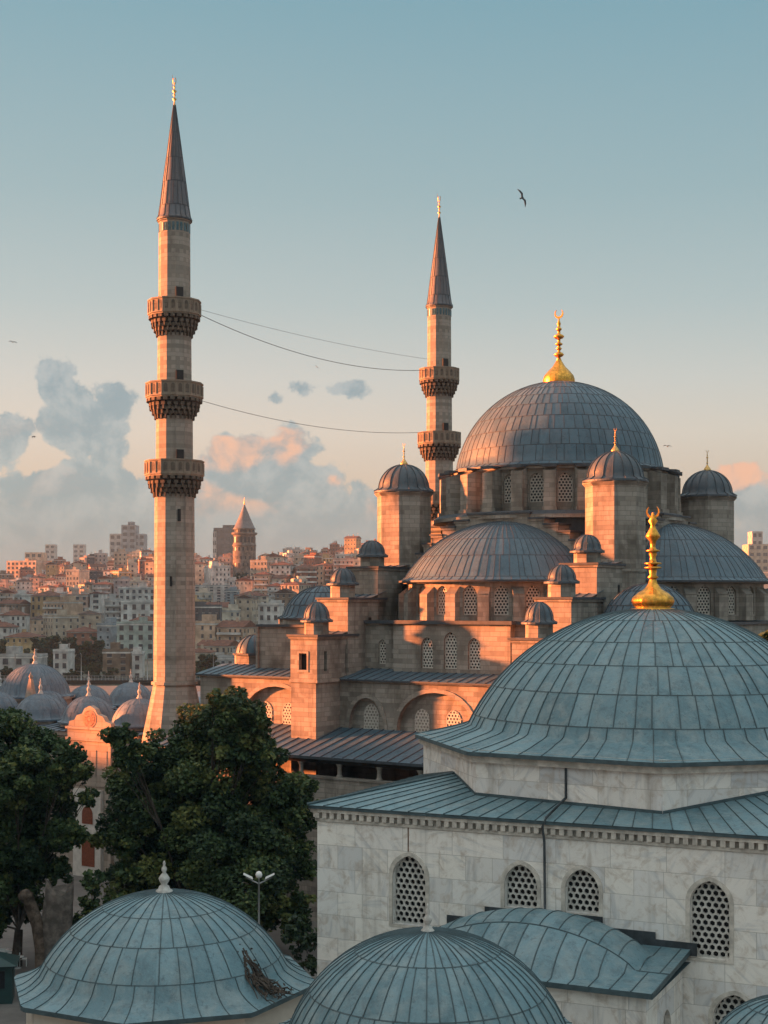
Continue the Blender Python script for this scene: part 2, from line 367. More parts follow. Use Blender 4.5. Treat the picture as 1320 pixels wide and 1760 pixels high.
# ------------------------------------------------------------------ shared building pieces
def lead_dome(prof, n, rows, a0=0.0, sweep=2*pi, rib=(0.05, 0.05), c=(0,0), oct_a0=None, sub=2, stagger=True, lip=0.03, dropout=0.0):
    """sheet dome: prof = [(r, z, k)] from top to eave, k = 0 round .. 1 octagonal; rows = profile index where each course begins.
    Raised standing seams and course laps are real strips; each sheet has its own tone."""
    mb = MB()
    def R(p, a):
        r, z, k = p
        if not k: return r
        q = ((a-oct_a0) % (pi/4))-pi/8
        return r*(1-k+k*cos(pi/8)/cos(q))
    def P(p, a, up=0.0):
        r = R(p, a)+up*0.75
        return (c[0]+r*cos(a), c[1]+r*sin(a), p[1]+up*0.65)
    closed = abs(sweep-2*pi) < 1e-6
    ns = n*sub; m = ns if closed else ns+1
    grid = []
    for p in prof:
        if p[0] < 1e-4: grid.append([mb.add([(c[0], c[1], p[1])])]*m)
        else: i = mb.add([P(p, a0+sweep*k/ns) for k in range(m)]); grid.append(list(range(i, i+m)))
    bounds = list(rows)+[len(prof)-1]
    rnd = random.Random(int(n*131+len(prof)*7+prof[-1][0]*100))
    for ri in range(len(bounds)-1):
        off = (ri % 2) if stagger else 0
        tones = [min(1, max(0, rnd.gauss(0.5, 0.26))) for _ in range(n+2)]
        base = rnd.uniform(-0.12, 0.12)
        for j in range(bounds[ri], bounds[ri+1]):
            for k in range(ns):
                k2 = (k+1) % m; t = tones[(k+off) // sub % n]+base
                A, B = grid[j], grid[j+1]
                idx = (A[k], B[k], B[k2]) if A[k] == A[k2] else (A[k], B[k], B[k2], A[k2])
                mb.fi(idx, 0, t, True)
        w, h = rib
        for q in range(n if closed else n+1):
            a = a0+sweep*(q*sub+off)/ns if stagger else a0+sweep*q/n
            if not closed and a > a0+sweep+1e-6: continue
            if rnd.random() < dropout: continue
            da = rnd.uniform(-.22, .22)*sweep/n
            prev = None
            for j in range(bounds[ri], bounds[ri+1]+1):
                p = prof[j]; r = max(R(p, a), 0.05); ww = min(w, r*sweep/n*0.5)
                d = ww/2/r
                aa = a+da
                cur = (P(p, aa-d), P(p, aa-d*0.6, h), P(p, aa+d*0.6, h), P(p, aa+d))
                if prev is not None:
                    for e in range(3): mb.face([prev[e], cur[e], cur[e+1], prev[e+1]], 1)
                prev = cur
        if ri > 0 and lip:
            p = prof[bounds[ri]]; q = prof[bounds[ri]+1]; L = sqrt((q[0]-p[0])**2+(q[1]-p[1])**2)
            f = min(0.9, rib[0]*1.0/max(L, 1e-3)); pm = (p[0]+(q[0]-p[0])*f, p[1]+(q[1]-p[1])*f, p[2]+(q[2]-p[2])*f)
            for k in range(ns):
                x, y = a0+sweep*k/ns, a0+sweep*(k+1)/ns
                mb.face([P(p, x, lip), P(pm, x, lip), P(pm, y, lip), P(p, y, lip)], 1)
                mb.face([P(p, x, 0), P(p, x, lip), P(p, y, lip), P(p, y, 0)], 1)
                mb.face([P(pm, x, lip), P(pm, x, 0), P(pm, y, 0), P(pm, y, lip)], 1)
    # eave fascia
    p = prof[-1]; e = (p[0], p[1]-0.14, p[2])
    for k in range(ns):
        x, y = a0+sweep*k/ns, a0+sweep*(k+1)/ns
        mb.face([P(p, x), P(e, x), P(e, y), P(p, y)], 1)
        ins = lambda a: (c[0]+(R(p, a)-0.45)*cos(a), c[1]+(R(p, a)-0.45)*sin(a), p[1]-0.14)
        mb.face([P(e, x), ins(x), ins(y), P(e, y)], 1)
    return mb
def cap_prof(R, h, z0, n=10, k=0.0, flare=None):
    """spherical cap of base radius R and rise h, top first"""
    if h >= R*0.999: pts = [(R*sin(pi/2*i/n), z0+h*cos(pi/2*i/n), k) for i in range(n+1)]
    else:
        rho = (R*R+h*h)/(2*h); A = math.asin(R/rho)
        pts = [(rho*sin(A*i/n), z0+h-rho+rho*cos(A*i/n), k) for i in range(n+1)]
    if flare: pts += flare
    return pts

def arch_poly(w, h, nseg=7):
    """pointed arch in (s, z), counter-clockwise from bottom left; apex at h"""
    hs = h-0.62*w; c = 0.12*w; r = w/2+c; top = sqrt(r*r-c*c); sc = 0.62*w/top
    R = [(-c+r*cos(t), hs+sc*r*sin(t)) for t in [math.acos(c/r)*i/nseg for i in range(nseg+1)]]
    return [(-w/2, 0), (w/2, 0)]+R+[(-x, z) for x, z in reversed(R[:-1])]
def round_poly(w, h, nseg=10):
    hs = h-w/2; return [(-w/2, 0), (w/2, 0)]+[(w/2*cos(pi*i/nseg), hs+w/2*sin(pi*i/nseg)) for i in range(nseg+1)]
def rect_poly(w, h): return [(-w/2, 0), (w/2, 0), (w/2, h), (-w/2, h)]
def clip(poly, win):
    out = poly
    for i in range(len(win)):
        (ax, ay), (bx, by) = win[i], win[(i+1) % len(win)]
        if abs(ax-bx)+abs(ay-by) < 1e-9: continue
        side = lambda p: (bx-ax)*(p[1]-ay)-(by-ay)*(p[0]-ax)
        inp, out = out, []
        for j in range(len(inp)):
            p, q = inp[j], inp[(j+1) % len(inp)]; sp, sq = side(p), side(q)
            if sp >= 0: out.append(p)
            if (sp >= 0) != (sq >= 0):
                t = sp/(sp-sq); out.append((p[0]+(q[0]-p[0])*t, p[1]+(q[1]-p[1])*t))
        if len(out) < 3: return []
    return out
def wall(mb, o, d, L, z0, z1, holes=(), depth=0.3, mat=0, top=None, rmat=None):
    """flat wall from point o along unit d, seen from the right-hand side of d, with real openings.
    holes = [(s, z, poly)]; top = optional outline [(s, z)] from right end to left end"""
    n = (d[1], -d[0])
    P = lambda s, z, back=0.0: Vector((o[0]+d[0]*s-n[0]*back, o[1]+d[1]*s-n[1]*back, z))
    outer = [(0, z0), (L, z0)]+(top if top else [(L, z1), (0, z1)])
    loops = [outer]+[[(s+a, z+b) for a, b in poly] for s, z, poly in holes]
    flat = [p for l in loops for p in l]
    tris = tessellate_polygon([[Vector((p[0], p[1], 0)) for p in l] for l in loops])
    i = mb.add([P(*p) for p in flat])
    for a, b, c in tris:
        A, B, C = flat[a], flat[b], flat[c]
        cr = (B[0]-A[0])*(C[1]-A[1])-(B[1]-A[1])*(C[0]-A[0])
        if abs(cr) < 1e-10: continue
        mb.fi((i+a, i+b, i+c) if cr > 0 else (i+a, i+c, i+b), mat)
    for l in loops[1:]:
        for a in range(len(l)):
            p, q = l[a], l[(a+1) % len(l)]
            mb.face([P(*p), P(q[0], q[1]), P(q[0], q[1], depth), P(p[0], p[1], depth)], mat if rmat is None else rmat)
    # closing plate well behind the openings, so that nothing shows through
    return P
def grille_mesh(name, poly, cell, hole=0.40, thick=0.05, mats=None, border=0.05):
    """pierced lattice in an opening, facing -Y, glass behind it"""
    mb = MB()
    xs = [p[0] for p in poly]; zs = [p[1] for p in poly]
    dx, dz = cell, cell*sqrt(3)/2
    hexo = [(cell/sqrt(3)*cos(pi/6+pi/3*k), cell/sqrt(3)*sin(pi/6+pi/3*k)) for k in range(6)]
    hexi = [(cell*hole*cos(pi/6+pi/3*k), cell*hole*sin(pi/6+pi/3*k)) for k in range(6)]
    row = 0; z = min(zs)-dz*0.3
    while z < max(zs)+dz:
        x = min(xs)-dx+(dx/2 if row % 2 else 0)
        while x < max(xs)+dx:
            for k in range(6):
                k2 = (k+1) % 6
                q = [(x+hexo[k][0], z+hexo[k][1]), (x+hexo[k2][0], z+hexo[k2][1]), (x+hexi[k2][0], z+hexi[k2][1]), (x+hexi[k][0], z+hexi[k][1])]
                c = clip(q, poly)
                if c: mb.face([(a, 0, b) for a, b in c], 0)
                a, b = q[2], q[3]
                cc = clip([a, b, ((a[0]+b[0])/2, (a[1]+b[1])/2+1e-4)], poly)
                if cc: mb.face([(b[0],0,b[1]), (a[0],0,a[1]), (a[0],thick,a[1]), (b[0],thick,b[1])], 0)
            x += dx
        z += dz; row += 1
    cx = sum(xs)/len(xs); cz = sum(zs)/len(zs); W = max(xs)-min(xs); H = max(zs)-min(zs)
    inner = [(cx+(x-cx)*(1-2*border/W), cz+(z-cz)*(1-2*border/H)) for x, z in poly]
    for k in range(len(poly)):
        k2 = (k+1) % len(poly); a, b, c2, d2 = poly[k], poly[k2], inner[k2], inner[k]
        mb.face([(a[0],-.015,a[1]), (b[0],-.015,b[1]), (c2[0],-.015,c2[1]), (d2[0],-.015,d2[1])], 0)
    mb.face([(p[0], thick+.03, p[1]) for p in poly], 1)
    return mb.mesh(name, mats or [M['grille'], M['dark']])
def pane_mesh(name, poly, m='dark', m2=None):
    mb = MB(); mb.face([(p[0], 0, p[1]) for p in poly], 0); return mb.mesh(name, [M[m]])
def surround_mesh(name, poly, w, proud, matl):
    """raised moulding round an opening, facing -Y"""
    mb = MB(); xs = [p[0] for p in poly]; zs = [p[1] for p in poly]
    cx = (max(xs)+min(xs))/2; W = max(xs)-min(xs); H = max(zs)-min(zs)
    outer = [(cx+(x-cx)*(1+2*w/W), (z*(1+w/H) if z > 0 else z-w*0.6)) for x, z in poly]
    n = len(poly)
    for k in range(n):
        k2 = (k+1) % n; a, b, c, d = poly[k], poly[k2], outer[k2], outer[k]
        mb.face([(d[0],-proud,d[1]), (c[0],-proud,c[1]), (b[0],-proud,b[1]), (a[0],-proud,a[1])][::-1], 0)
        mb.face([(d[0],0,d[1]), (c[0],0,c[1]), (c[0],-proud,c[1]), (d[0],-proud,d[1])], 0)
        mb.face([(a[0],-proud,a[1]), (b[0],-proud,b[1]), (b[0],0.02,b[1]), (a[0],0.02,a[1])], 0)
    return mb.mesh(name, [matl])
def put_window(me, parent, o, d, s, z, back, name='window'):
    n = (d[1], -d[0])
    return link(name, me, parent, (o[0]+d[0]*s-n[0]*back, o[1]+d[1]*s-n[1]*back, z), atan2(d[1], d[0]))
def finial_mesh(name, H, w, matl, crescent=True, style='balls'):
    """gilded alem: fluted bulb, stacked beads, crescent"""
    mb = MB()
    if style == 'balls':
        prof = [(w*.5,0),(w*.5,.02),(w*.5,.05),(w*.46,.10),(w*.34,.16),(w*.2,.22),(w*.10,.29)]
        mb.lathe([(r, z*H) for r, z in prof], 48, flute=(20, 0.05))
        bead = lambda zc, r, hh: [(w*.05, zc-hh), (r*.7, zc-hh*.7), (r, zc), (r*.7, zc+hh*.7), (w*.05, zc+hh)]
        p2 = [(w*.10,.29)]+bead(.38, w*.17, .035)+bead(.46, w*.10, .02)+bead(.52, w*.13, .022)+bead(.62, w*.18, .035)+bead(.72, w*.10, .025)+bead(.79, w*.07, .02)+[(w*.03,.83),(w*.02,.86)]
        mb.lathe([(r, z*H) for r, z in p2], 14)
    elif style == 'bulb':
        prof = [(w*.52,0),(w*.52,.012),(w*.40,.02),(w*.47,.05),(w*.5,.085),(w*.47,.12),(w*.36,.16),(w*.2,.20),(w*.11,.25),(w*.08,.29)]
        mb.lathe([(r, z*H) for r, z in prof], 60, flute=(22, 0.07))
        ring = lambda zc, r, hh: [(w*.09, zc-hh), (r, zc-hh*.5), (r, zc+hh*.5), (w*.09, zc+hh)]
        p2 = [(w*.08,.29),(w*.14,.31),(w*.08,.33),(w*.10,.37)]+ring(.40, w*.21, .012)+[(w*.12,.43)]+ring(.44, w*.21, .012)+[(w*.07,.50),(w*.10,.53)]+ring(.56, w*.17, .012)+[(w*.06,.60),(w*.08,.65),(w*.18,.69),(w*.17,.71),(w*.08,.77),(w*.05,.80),(w*.12,.84),(w*.05,.88),(w*.02,.92)]
        mb.lathe([(r, z*H) for r, z in p2], 24)
    else:
        prof = [(w*.5,0),(w*.5,.06),(w*.36,.12),(w*.3,.2),(w*.16,.25),(w*.3,.36),(w*.34,.44),(w*.22,.54),(w*.09,.62),(w*.17,.70),(w*.16,.75),(w*.06,.84),(w*.1,.9),(0,1.0)]
        mb.lathe([(r, z*H) for r, z in prof], 14)
        return mb.mesh(name, [matl])
    # crescent, open upwards
    zc = 0.925*H; R = 0.065*H; m = 10
    ring = []
    for k in range(m+1):
        a = -pi/2-2.5+5.0*k/m; t = 0.17*R*(1-abs(2*k/m-1)**1.6)+0.025*R
        ring.append((a, t))
    for s in range(m):
        for sgn in (-1, 1):
            q = []
            for (a, t) in ((ring[s]), (ring[s+1])): q.append((a, t))
            A = [(R*cos(q[0][0]), zc+R*sin(q[0][0])), (R*cos(q[1][0]), zc+R*sin(q[1][0])), ((R-q[1][1]*2)*cos(q[1][0]), zc+(R-q[1][1]*2)*sin(q[1][0])), ((R-q[0][1]*2)*cos(q[0][0]), zc+(R-q[0][1]*2)*sin(q[0][0]))]
            y = sgn*0.10*R; mb.face([(p[0], y, p[1]) for p in (A if sgn < 0 else A[::-1])], 0)
        for e0, e1 in ((A[0], A[1]), (A[2], A[3])):
            mb.face([(e0[0],-.10*R,e0[1]), (e1[0],-.10*R,e1[1]), (e1[0],.10*R,e1[1]), (e0[0],.10*R,e0[1])], 0)
    mb.tube([(0,0,.85*H), (0,0,.862*H)], 0.02*w+.01, 6)
    return mb.mesh(name, [matl])
def slab_roof(mb, poly, z, t=0.16, mat=0):
    mb.prism(poly, z, z+t, mat, True, mat, True)
def seamed_plane(mb, a, b, c, d, step, w=0.05, h=0.05, mat=0, smat=1):
    """lead plane a-b (low edge) to d-c (high edge) with standing seams running up it"""
    a, b, c, d = map(Vector, (a, b, c, d)); n = (b-a).cross(d-a).normalized()
    L = (b-a).length; k = max(1, int(L/step)); rnd = random.Random(int(L*77))
    for i in range(k):
        t0, t1 = i/k, (i+1)/k
        mb.face([a.lerp(b,t0), a.lerp(b,t1), d.lerp(c,t1), d.lerp(c,t0)], mat, min(1,max(0,rnd.gauss(.5,.28))))
        p, q = a.lerp(b,t1), d.lerp(c,t1); x = (b-a).normalized()*w/2
        if i < k-1:
            mb.face([p-x, p-x*.6+n*h, q-x*.6+n*h, q-x], smat); mb.face([p-x*.6+n*h, p+x*.6+n*h, q+x*.6+n*h, q-x*.6+n*h], smat); mb.face([p+x*.6+n*h, p+x, q+x, q+x*.6+n*h], smat)

GZ = -5.0                                          # level of the square

# ------------------------------------------------------------------ ground, water, far hill
def hill_z(x, y):
    pts = [(0, GZ), (300, GZ), (395, GZ-1), (405, -10), (444, -10), (452, -6.5), (520, -5), (600, -1), (700, 8), (800, 17), (900, 25), (1000, 32.5), (1150, 42), (1350, 45), (1800, 40), (4000, 10), (9000, 0)]
    z = pts[-1][1]
    for (y0, z0), (y1, z1) in zip(pts, pts[1:]):
        if y0 <= y <= y1: z = z0+(z1-z0)*(y-y0)/(y1-y0); break
    if 440 < y < 1100 and x < -0.36*y:                       # unseen ridge added to the west to shade the lower city
        z += 92*min(1, (-x-0.36*y)/110)*min(1, (y-440)/40)*min(1, (1100-y)/300)
    if y > 460:
        f = min(1, (y-460)/400.0)
        z += f*(5.0*sin(x*0.011+1.2)+3.0*sin(x*0.027+y*0.012)) - f*max(0, (-x-0.20*y))*0.16
        z += f*max(0, min(1, (x/y+0.10)/0.10))*4
    return z
def build_ground():
    mb = MB()
    mb.face([(-900,-60,GZ), (900,-60,GZ), (900,400,GZ), (-900,400,GZ)], 0)
    mb.face([(-900,400,GZ), (900,400,GZ), (900,400,-12), (-900,400,-12)][::-1], 0)
    def f(T, b):
        c, fac = bricks(T, 0.6, 0.3, 0.012); n = T.noise(objco(T), 0.35, 6, 0.6)
        col = T.mix(T.smooth(n, 0.35, 0.7), (.085,.078,.072,1), (.15,.14,.13,1)); col = T.mix(T.math('MULTIPLY', fac, 0.5), col, (.08,.07,.065,1))
        T.link(col, b.inputs['Base Color']); b.inputs['Roughness'].default_value = 0.8
    struct('ground', mb.mesh('ground', [mat('stone paving', f)]))
    wm = MB(); wm.face([(-3000,396,-8), (3000,396,-8), (3000,460,-8), (-3000,460,-8)], 0)
    def g(T, b):
        b.inputs['Base Color'].default_value = (.02,.045,.055,1); b.inputs['Roughness'].default_value = 0.12
        bump(T, b, T.noise(stretch(T, objco(T), 1, 1, 1), 0.5, 5, 0.6), 0.4, 0.3)
    struct('water', wm.mesh('water', [mat('estuary water', g)]))
    hm = MB(); ys = [444+i*14 for i in range(40)]+[1010+i*70 for i in range(24)]+[2760]
    xs = [-1+2*i/90 for i in range(91)]
    idx = []
    for y in ys:
        row = []
        for q in xs:
            x = q*y*0.75; row.append((x, y, hill_z(x, y)))
        idx.append(hm.add(row))
    for A, B in zip(idx, idx[1:]):
        for k in range(90): hm.fi((A+k, A+k+1, B+k+1, B+k), 0, .5, True)
    def h(T, b):
        n = T.noise(objco(T), 0.03, 6, 0.65)
        T.link(T.mix(T.smooth(n, 0.4, 0.6), (.05,.055,.035,1), (.17,.14,.11,1)), b.inputs['Base Color']); b.inputs['Roughness'].default_value = 0.9
    struct('hill', hm.mesh('hill', [mat('built up hillside ground', h)], False))
build_ground()
# ------------------------------------------------------------------ the great mosque (local X along the qibla axis, -Y towards the camera)
MC = (14.9, 123.9); MR = radians(-33.5)
def mloc(X, Y): return (MC[0]+X*cos(MR)-Y*sin(MR), MC[1]+X*sin(MR)+Y*cos(MR))
def build_mosque():
    root = thing('mosque', 'great domed sandstone mosque with cascading grey lead domes', 'mosque', MC, GZ, MR)
    ST, LD, SM = M['stone'], M['lead'], M['seam']
    lm = [LD, SM]
    # --- main dome and drum
    prof = cap_prof(8.75, 7.5, 29.25, 18, 0, [(9.02, 29.08, 0), (9.35, 28.98, 0)])
    mb = lead_dome(prof, 66, [0, 2, 4, 6, 8, 10, 12, 14, 16, 18], sub=2, rib=(0.05, 0.03), stagger=True, lip=0.015)
    dome = link('dome', mb.mesh('dome', lm), root)
    link('finial', finial_mesh('finial', 6.4, 2.6, M['gold']), dome, (0, 0, 36.65))
    drum = MB(); win = grille_mesh('drum_window', arch_poly(1.15, 2.35), 0.27, 0.38)
    wins = []
    r = 8.85; ap = r*cos(radians(7.5)); L = 2*r*sin(radians(7.5))
    for k in range(24):
        a = radians(15*k); d = (-sin(a), cos(a)); o = (ap*cos(a)-d[0]*L/2, ap*sin(a)-d[1]*L/2)
        wall(drum, o, d, L, 25.2, 28.9, [(L/2, 25.95, arch_poly(1.15, 2.35))], 0.3)
        wins.append((o, d, L/2, 25.95))
        drum.obox((0,0), a+radians(7.5), 8.55, 10.15, 0.95, 25.2, 28.85, 28.35)
        drum.obox((0,0), a+radians(7.5), 8.5, 10.30, 1.13, 28.87, 28.98, 28.62, 1)
        drum.obox((0,0), a+radians(7.5), 8.55, 10.32, 1.12, 25.2, 25.55, 25.5)
    drum.prism(ngon(48, 9.15), 28.62, 28.90, 0, True, 0, True)
    drum.prism(ngon(48, 8.2), 25, 28.6, 3, False)
    drum.frustum(ngon(48, 10.75), ngon(48, 10.35), 24.9, 25.22, 1); drum.prism(ngon(48, 10.75), 24.62, 24.9, 0, False, None, True)
    drum.prism(ngon(48, 10.35), 25.18, 25.21, 1)
    drum.frustum(ngon(48, 9.6), ngon(48, 9.6), 20, 24.65, 2)
    do = link('drum', drum.mesh('drum', [ST, SM, LD, M['dark']]), root)
    for w in wins: put_window(win, do, w[0], w[1], w[2], w[3], 0.22)
    # --- corner weight towers
    cap = lead_dome(cap_prof(2.12, 2.0, 27.45, 9, 0, [(2.3, 27.32, 0), (2.5, 27.22, 0)]), 16, [0], sub=3, rib=(0.09, 0.08), lip=0).mesh('cap', [M['lead_cap'], M['lead_cap']])
    fin = finial_mesh('finial', 1.9, 0.62, M['old_gold'])
    tw = MB(); oc = ngon(8, 2.27, pi/8)
    tw.prism(oc, 15.5, 26.75); tw.frustum(oc, ngon(8, 2.5, pi/8), 26.75, 27.0); tw.prism(ngon(8, 2.5, pi/8), 27.0, 27.22, 0, True, 0)
    tw.prism(ngon(8, 2.36, pi/8), 20.3, 20.5)
    tm = tw.mesh('weight_tower', [ST])
    for sx, sy in ((-1,-1), (1,-1), (1,1), (-1,1)):
        t = link('weight_tower', tm, root, (sx*9.55, sy*9.55, 0))
        c = link('cap', cap, t); link('finial', fin, c, (0, 0, 29.4))
    # --- semi domes, their drums and the stepped arches above them
    sd = lead_dome(cap_prof(8.0, 4.5, 19.95, 14, 0, [(8.22, 19.78, 0), (8.5, 19.68, 0)]), 40, [0, 4, 8, 11, 14], a0=pi, sweep=pi, sub=2, rib=(0.05, 0.03), stagger=False, lip=0.015).mesh('semi_dome', lm)
    sw = grille_mesh('semi_drum_window', arch_poly(1.1, 2.2), 0.25, 0.37)
    dr = MB(); r = 7.8; st = radians(18); ap = r*cos(st/2); L = 2*r*sin(st/2); swins = []
    for k in range(10):
        a = pi+st*(k+0.5); d = (-sin(a), cos(a)); o = (ap*cos(a)-d[0]*L/2, ap*sin(a)-d[1]*L/2)
        wall(dr, o, d, L, 16.6, 19.55, [(L/2, 17.05, arch_poly(1.1, 2.2))], 0.3); swins.append((o, d, L/2, 17.05))
    for k in range(11):
        a = pi+st*k; dr.obox((0,0), a, 7.6, 8.45, 0.85, 16.6, 19.3, 18.6); dr.obox((0,0), a, 7.6, 8.5, 0.9, 18.62, 18.66, 18.64)
    half = [(8.15*cos(pi+pi*k/30), 8.15*sin(pi+pi*k/30)) for k in range(31)]
    dr.prism(half, 19.45, 19.66, 0, True, 0, True)
    dr.prism([(7.2*cos(pi+pi*k/30), 7.2*sin(pi+pi*k/30)) for k in range(31)], 16.6, 19.4, 2, True)
    drm = dr.mesh('semi_drum', [ST, SM, M['dark']])
    # stepped arch wall
    arch = MB(); top = []
    steps = [(2.7, 24.95), (4.0, 24.5), (5.2, 24.0), (6.2, 23.4), (7.0, 22.7), (7.6, 21.9), (8.05, 21.0)]
    prevz = None
    for i, (x, z) in enumerate(steps): top.append((x, z)); top.append((x, steps[i+1][1] if i+1 < len(steps) else 16.0))
    outline = [(x, z) for x, z in top]
    ol = [(-x, z) for x, z in reversed(outline)]+outline
    n = len(ol)
    i0 = arch.add([(x, -10.55, z) for x, z in ol]); i1 = arch.add([(x, -8.6, z) for x, z in ol])
    arch.fi(range(i0, i0+n), 0); arch.fi(reversed(range(i1, i1+n)), 0)
    for k in range(n-1): arch.fi((i0+k+1, i0+k, i1+k, i1+k+1), 0)
    for x0, z in steps:
        nx = [q for q, _ in steps if q < x0]; xi = max(nx) if nx else 0
        for s in (-1, 1):
            a, b = sorted((s*(xi-0.05 if xi else 0), s*(x0+0.14))); arch.box(a, b, -10.72, -8.5, z+0.003, z+0.14, 1)
            a, b = sorted((s*(xi if xi else 0), s*(x0+0.07))); arch.box(a, b, -10.64, -10.50, z-0.16, z+0.002, 0)
    am = arch.mesh('stepped_arch', [ST, SM])
    for k in range(4):
        rz = k*pi/2; cs = lambda x, y: (x*cos(rz)-y*sin(rz), x*sin(rz)+y*cos(rz))
        link('stepped_arch', am, root, (0, 0, 0), rz)
        x, y = cs(0, -9.6)
        d = link('semi_drum', drm, root, (x, y, 0), rz)
        link('semi_dome', sd, root, (x, y, 0), rz)
        for w in swins: put_window(sw, d, w[0], w[1], w[2], w[3], 0.22)
    # --- body of the prayer hall
    body = MB()
    # central block and the panels under the side semi domes
    body.box(-9.6, 9.6, -9.6, 9.6, 12, 21.2, 0)
    w3 = [(0, 13.0, arch_poly(1.15, 2.75)), (-2.05, 13.0, arch_poly(1.05, 2.35)), (2.05, 13.0, arch_poly(1.05, 2.35))]
    wallwins = []
    for s in (-1, 1):
        rot = (lambda x, y: (x, y)) if s == -1 else (lambda x, y: (-x, -y))
        d = (1, 0) if s == -1 else (-1, 0)
        o = rot(-5.1, -18.0); wall(body, o, d, 10.2, 12.4, 16.35, [(5.1+a, z, p) for a, z, p in w3], 0.35)
        wallwins += [(o, d, 5.1+a, z, 1 if a == 0 else 2) for a, z, p in w3]
        for q in (-1, 1):
            o = rot(-8.3 if q < 0 else 5.1, -17.3); wall(body, o, d, 3.2, 12.4, 16.35, [(1.7, 13.2, arch_poly(0.7, 1.9))], 0.3)
            wallwins.append((o, d, 1.7, 13.2, 3))
        for xx in (-5.1, 5.1):
            p, q2 = rot(xx, -18.0), rot(xx, -17.2)
            body.face([(p[0],p[1],12.4), (q2[0],q2[1],12.4), (q2[0],q2[1],16.35), (p[0],p[1],16.35)], 0)
        a, b = rot(-8.3, -9), rot(8.3, -17.6); slab = sorted((a[0], b[0]))+sorted((a[1], b[1]))
        a, b = rot(-5.35, -17.5), rot(5.35, -18.3)
        x0, x1 = sorted((a[0], b[0])); y0, y1 = sorted((a[1], b[1]))
        body.box(x0, x1, y0, y1, 16.35, 16.62, 1); body.box(slab[0], slab[1], slab[2], slab[3], 16.34, 16.58, 1)
        x0, x1, y0, y1 = slab; body.box(x0+.3, x1-.3, y0+1.0, y1-1.0, 12, 16.3, 3)
        # corner blocks beyond the stair turrets, with their small domes
    for sx in (-1, 1):
        for sy in (-1, 1):
            x0, x1 = sorted((sx*10.8, sx*18.0)); y0, y1 = sorted((sy*10.8, sy*18.2))
            body.box(x0, x1, y0, y1, 12, 16.0, 0); body.box(x0-.2, x1+.2, y0-.2, y1+.2, 16.0, 16.2, 1)
            body.prism(ngon(8, 3.75, pi/8, (sx*14.4, sy*14.4)), 16.2, 16.75, 0)
            body.box(sx*14.4-0.35, sx*14.4+0.35, y0-.05, y0, 12.9, 15.4, 4) if sy < 0 else None
            body.box(x0-.22, x0-.02, y0-.22, y0+.3, 12, 16.0, 0)
    # east and west flanks under their semi domes
    for s in (-1, 1):
        x0, x1 = sorted((s*9.0, s*17.8)); body.box(x0, x1, -8.6, 8.6, 12, 16.3, 0); body.box(x0-.2, x1+.2, -8.8, 8.8, 16.3, 16.5, 1)
    # lower block
    body.box(-22.2, 20.2, -20.0, 20.4, GZ, 12.0, 0)
    P = []
    def arched(xc, hw, zb, za, n=14): return [(xc-hw, zb), (xc+hw, zb)]+[(xc+hw*cos(pi*i/n), zb+(za-zb)*sin(pi*i/n)**0.9) for i in range(n+1)]
    o = (-22.4, -20.42); arches = []
    archholes = [(0.15, 3.35, 8.3, 11.35), (-5.95, 1.6, 8.3, 10.75), (6.2, 1.6, 8.3, 10.75), (-14.6, 3.3, 8.3, 11.35), (13.8, 3.3, 8.3, 11.35)]
    for xc, hw, zb, za in archholes:
        arches.append((0, 0, [(x+22.4, z) for x, z in arched(xc, hw, zb, za)]))
    wall(body, o, (1, 0), 42.8, GZ, 12.02, arches, 0.42, 0)
    for xc, hw, zb, za in archholes:
        for q in range(14):
            a0, a1 = pi*q/14, pi*(q+1)/14
            pt = lambda a, k: (xc+(hw+k)*cos(a), -20.5, zb+(za-zb+k)*sin(a)**0.9)
            body.face([pt(a0, 0), pt(a1, 0), pt(a1, .32), pt(a0, .32)][::-1], 5); body.face([pt(a0, .32), pt(a1, .32), (pt(a1,.32)[0], -20.4, pt(a1,.32)[2]), (pt(a0,.32)[0], -20.4, pt(a0,.32)[2])], 5)
    body.box(-22.55, 20.55, -20.62, -20.3, 11.95, 12.14, 0)
    bo = link('prayer_hall', body.mesh('prayer_hall', [ST, SM, LD, M['void'], M['dark'], M['minaret_stone']]), root)
    wm = {1: grille_mesh('hall_window', arch_poly(1.15, 2.75), 0.26, 0.36), 2: grille_mesh('hall_window', arch_poly(1.05, 2.35), 0.26, 0.36), 3: grille_mesh('narrow_window', arch_poly(.7, 1.9), 0.24, 0.36)}
    for w in wallwins: put_window(wm[w[4]], bo, w[0], w[1], w[2], w[3], 0.22)
    gm = grille_mesh('gallery_window', arch_poly(1.25, 1.75), 0.27, 0.36); gl = grille_mesh('gallery_window', arch_poly(1.35, 1.95), 0.27, 0.36)
    for x in (-1.2, 1.5, -13.6, -15.9, 12.5, 15.0): put_window(gm, bo, (0, -20.03), (1, 0), x, 8.35, -0.02)
    for x in (-5.75, 6.1): put_window(gl, bo, (0, -20.03), (1, 0), x, 8.35, -0.02)
    # --- lead roofs of the aisles
    rf = MB()
    seamed_plane(rf, (-22.7,-20.75,12.15), (20.6,-20.75,12.15), (20.6,-17.2,12.85), (-22.7,-17.2,12.85), 0.8)
    rf.face([(-22.7,-20.75,12.15), (-22.7,-20.75,12.02), (20.6,-20.75,12.02), (20.6,-20.75,12.15)], 1)
    rf.box(-22.7, 20.6, -17.3, 20.6, 12.2, 12.83, 0)
    for sx in (-1, 1):
        x0, x1 = sorted((sx*7.9, sx*11.4))
        seamed_plane(rf, (x0, -17.4, 12.9), (x1, -17.4, 12.9), (x1, -9.5, 16.9), (x0, -9.5, 16.9), 0.8)
    link('aisle_roof', rf.mesh('aisle_roof', lm), root)
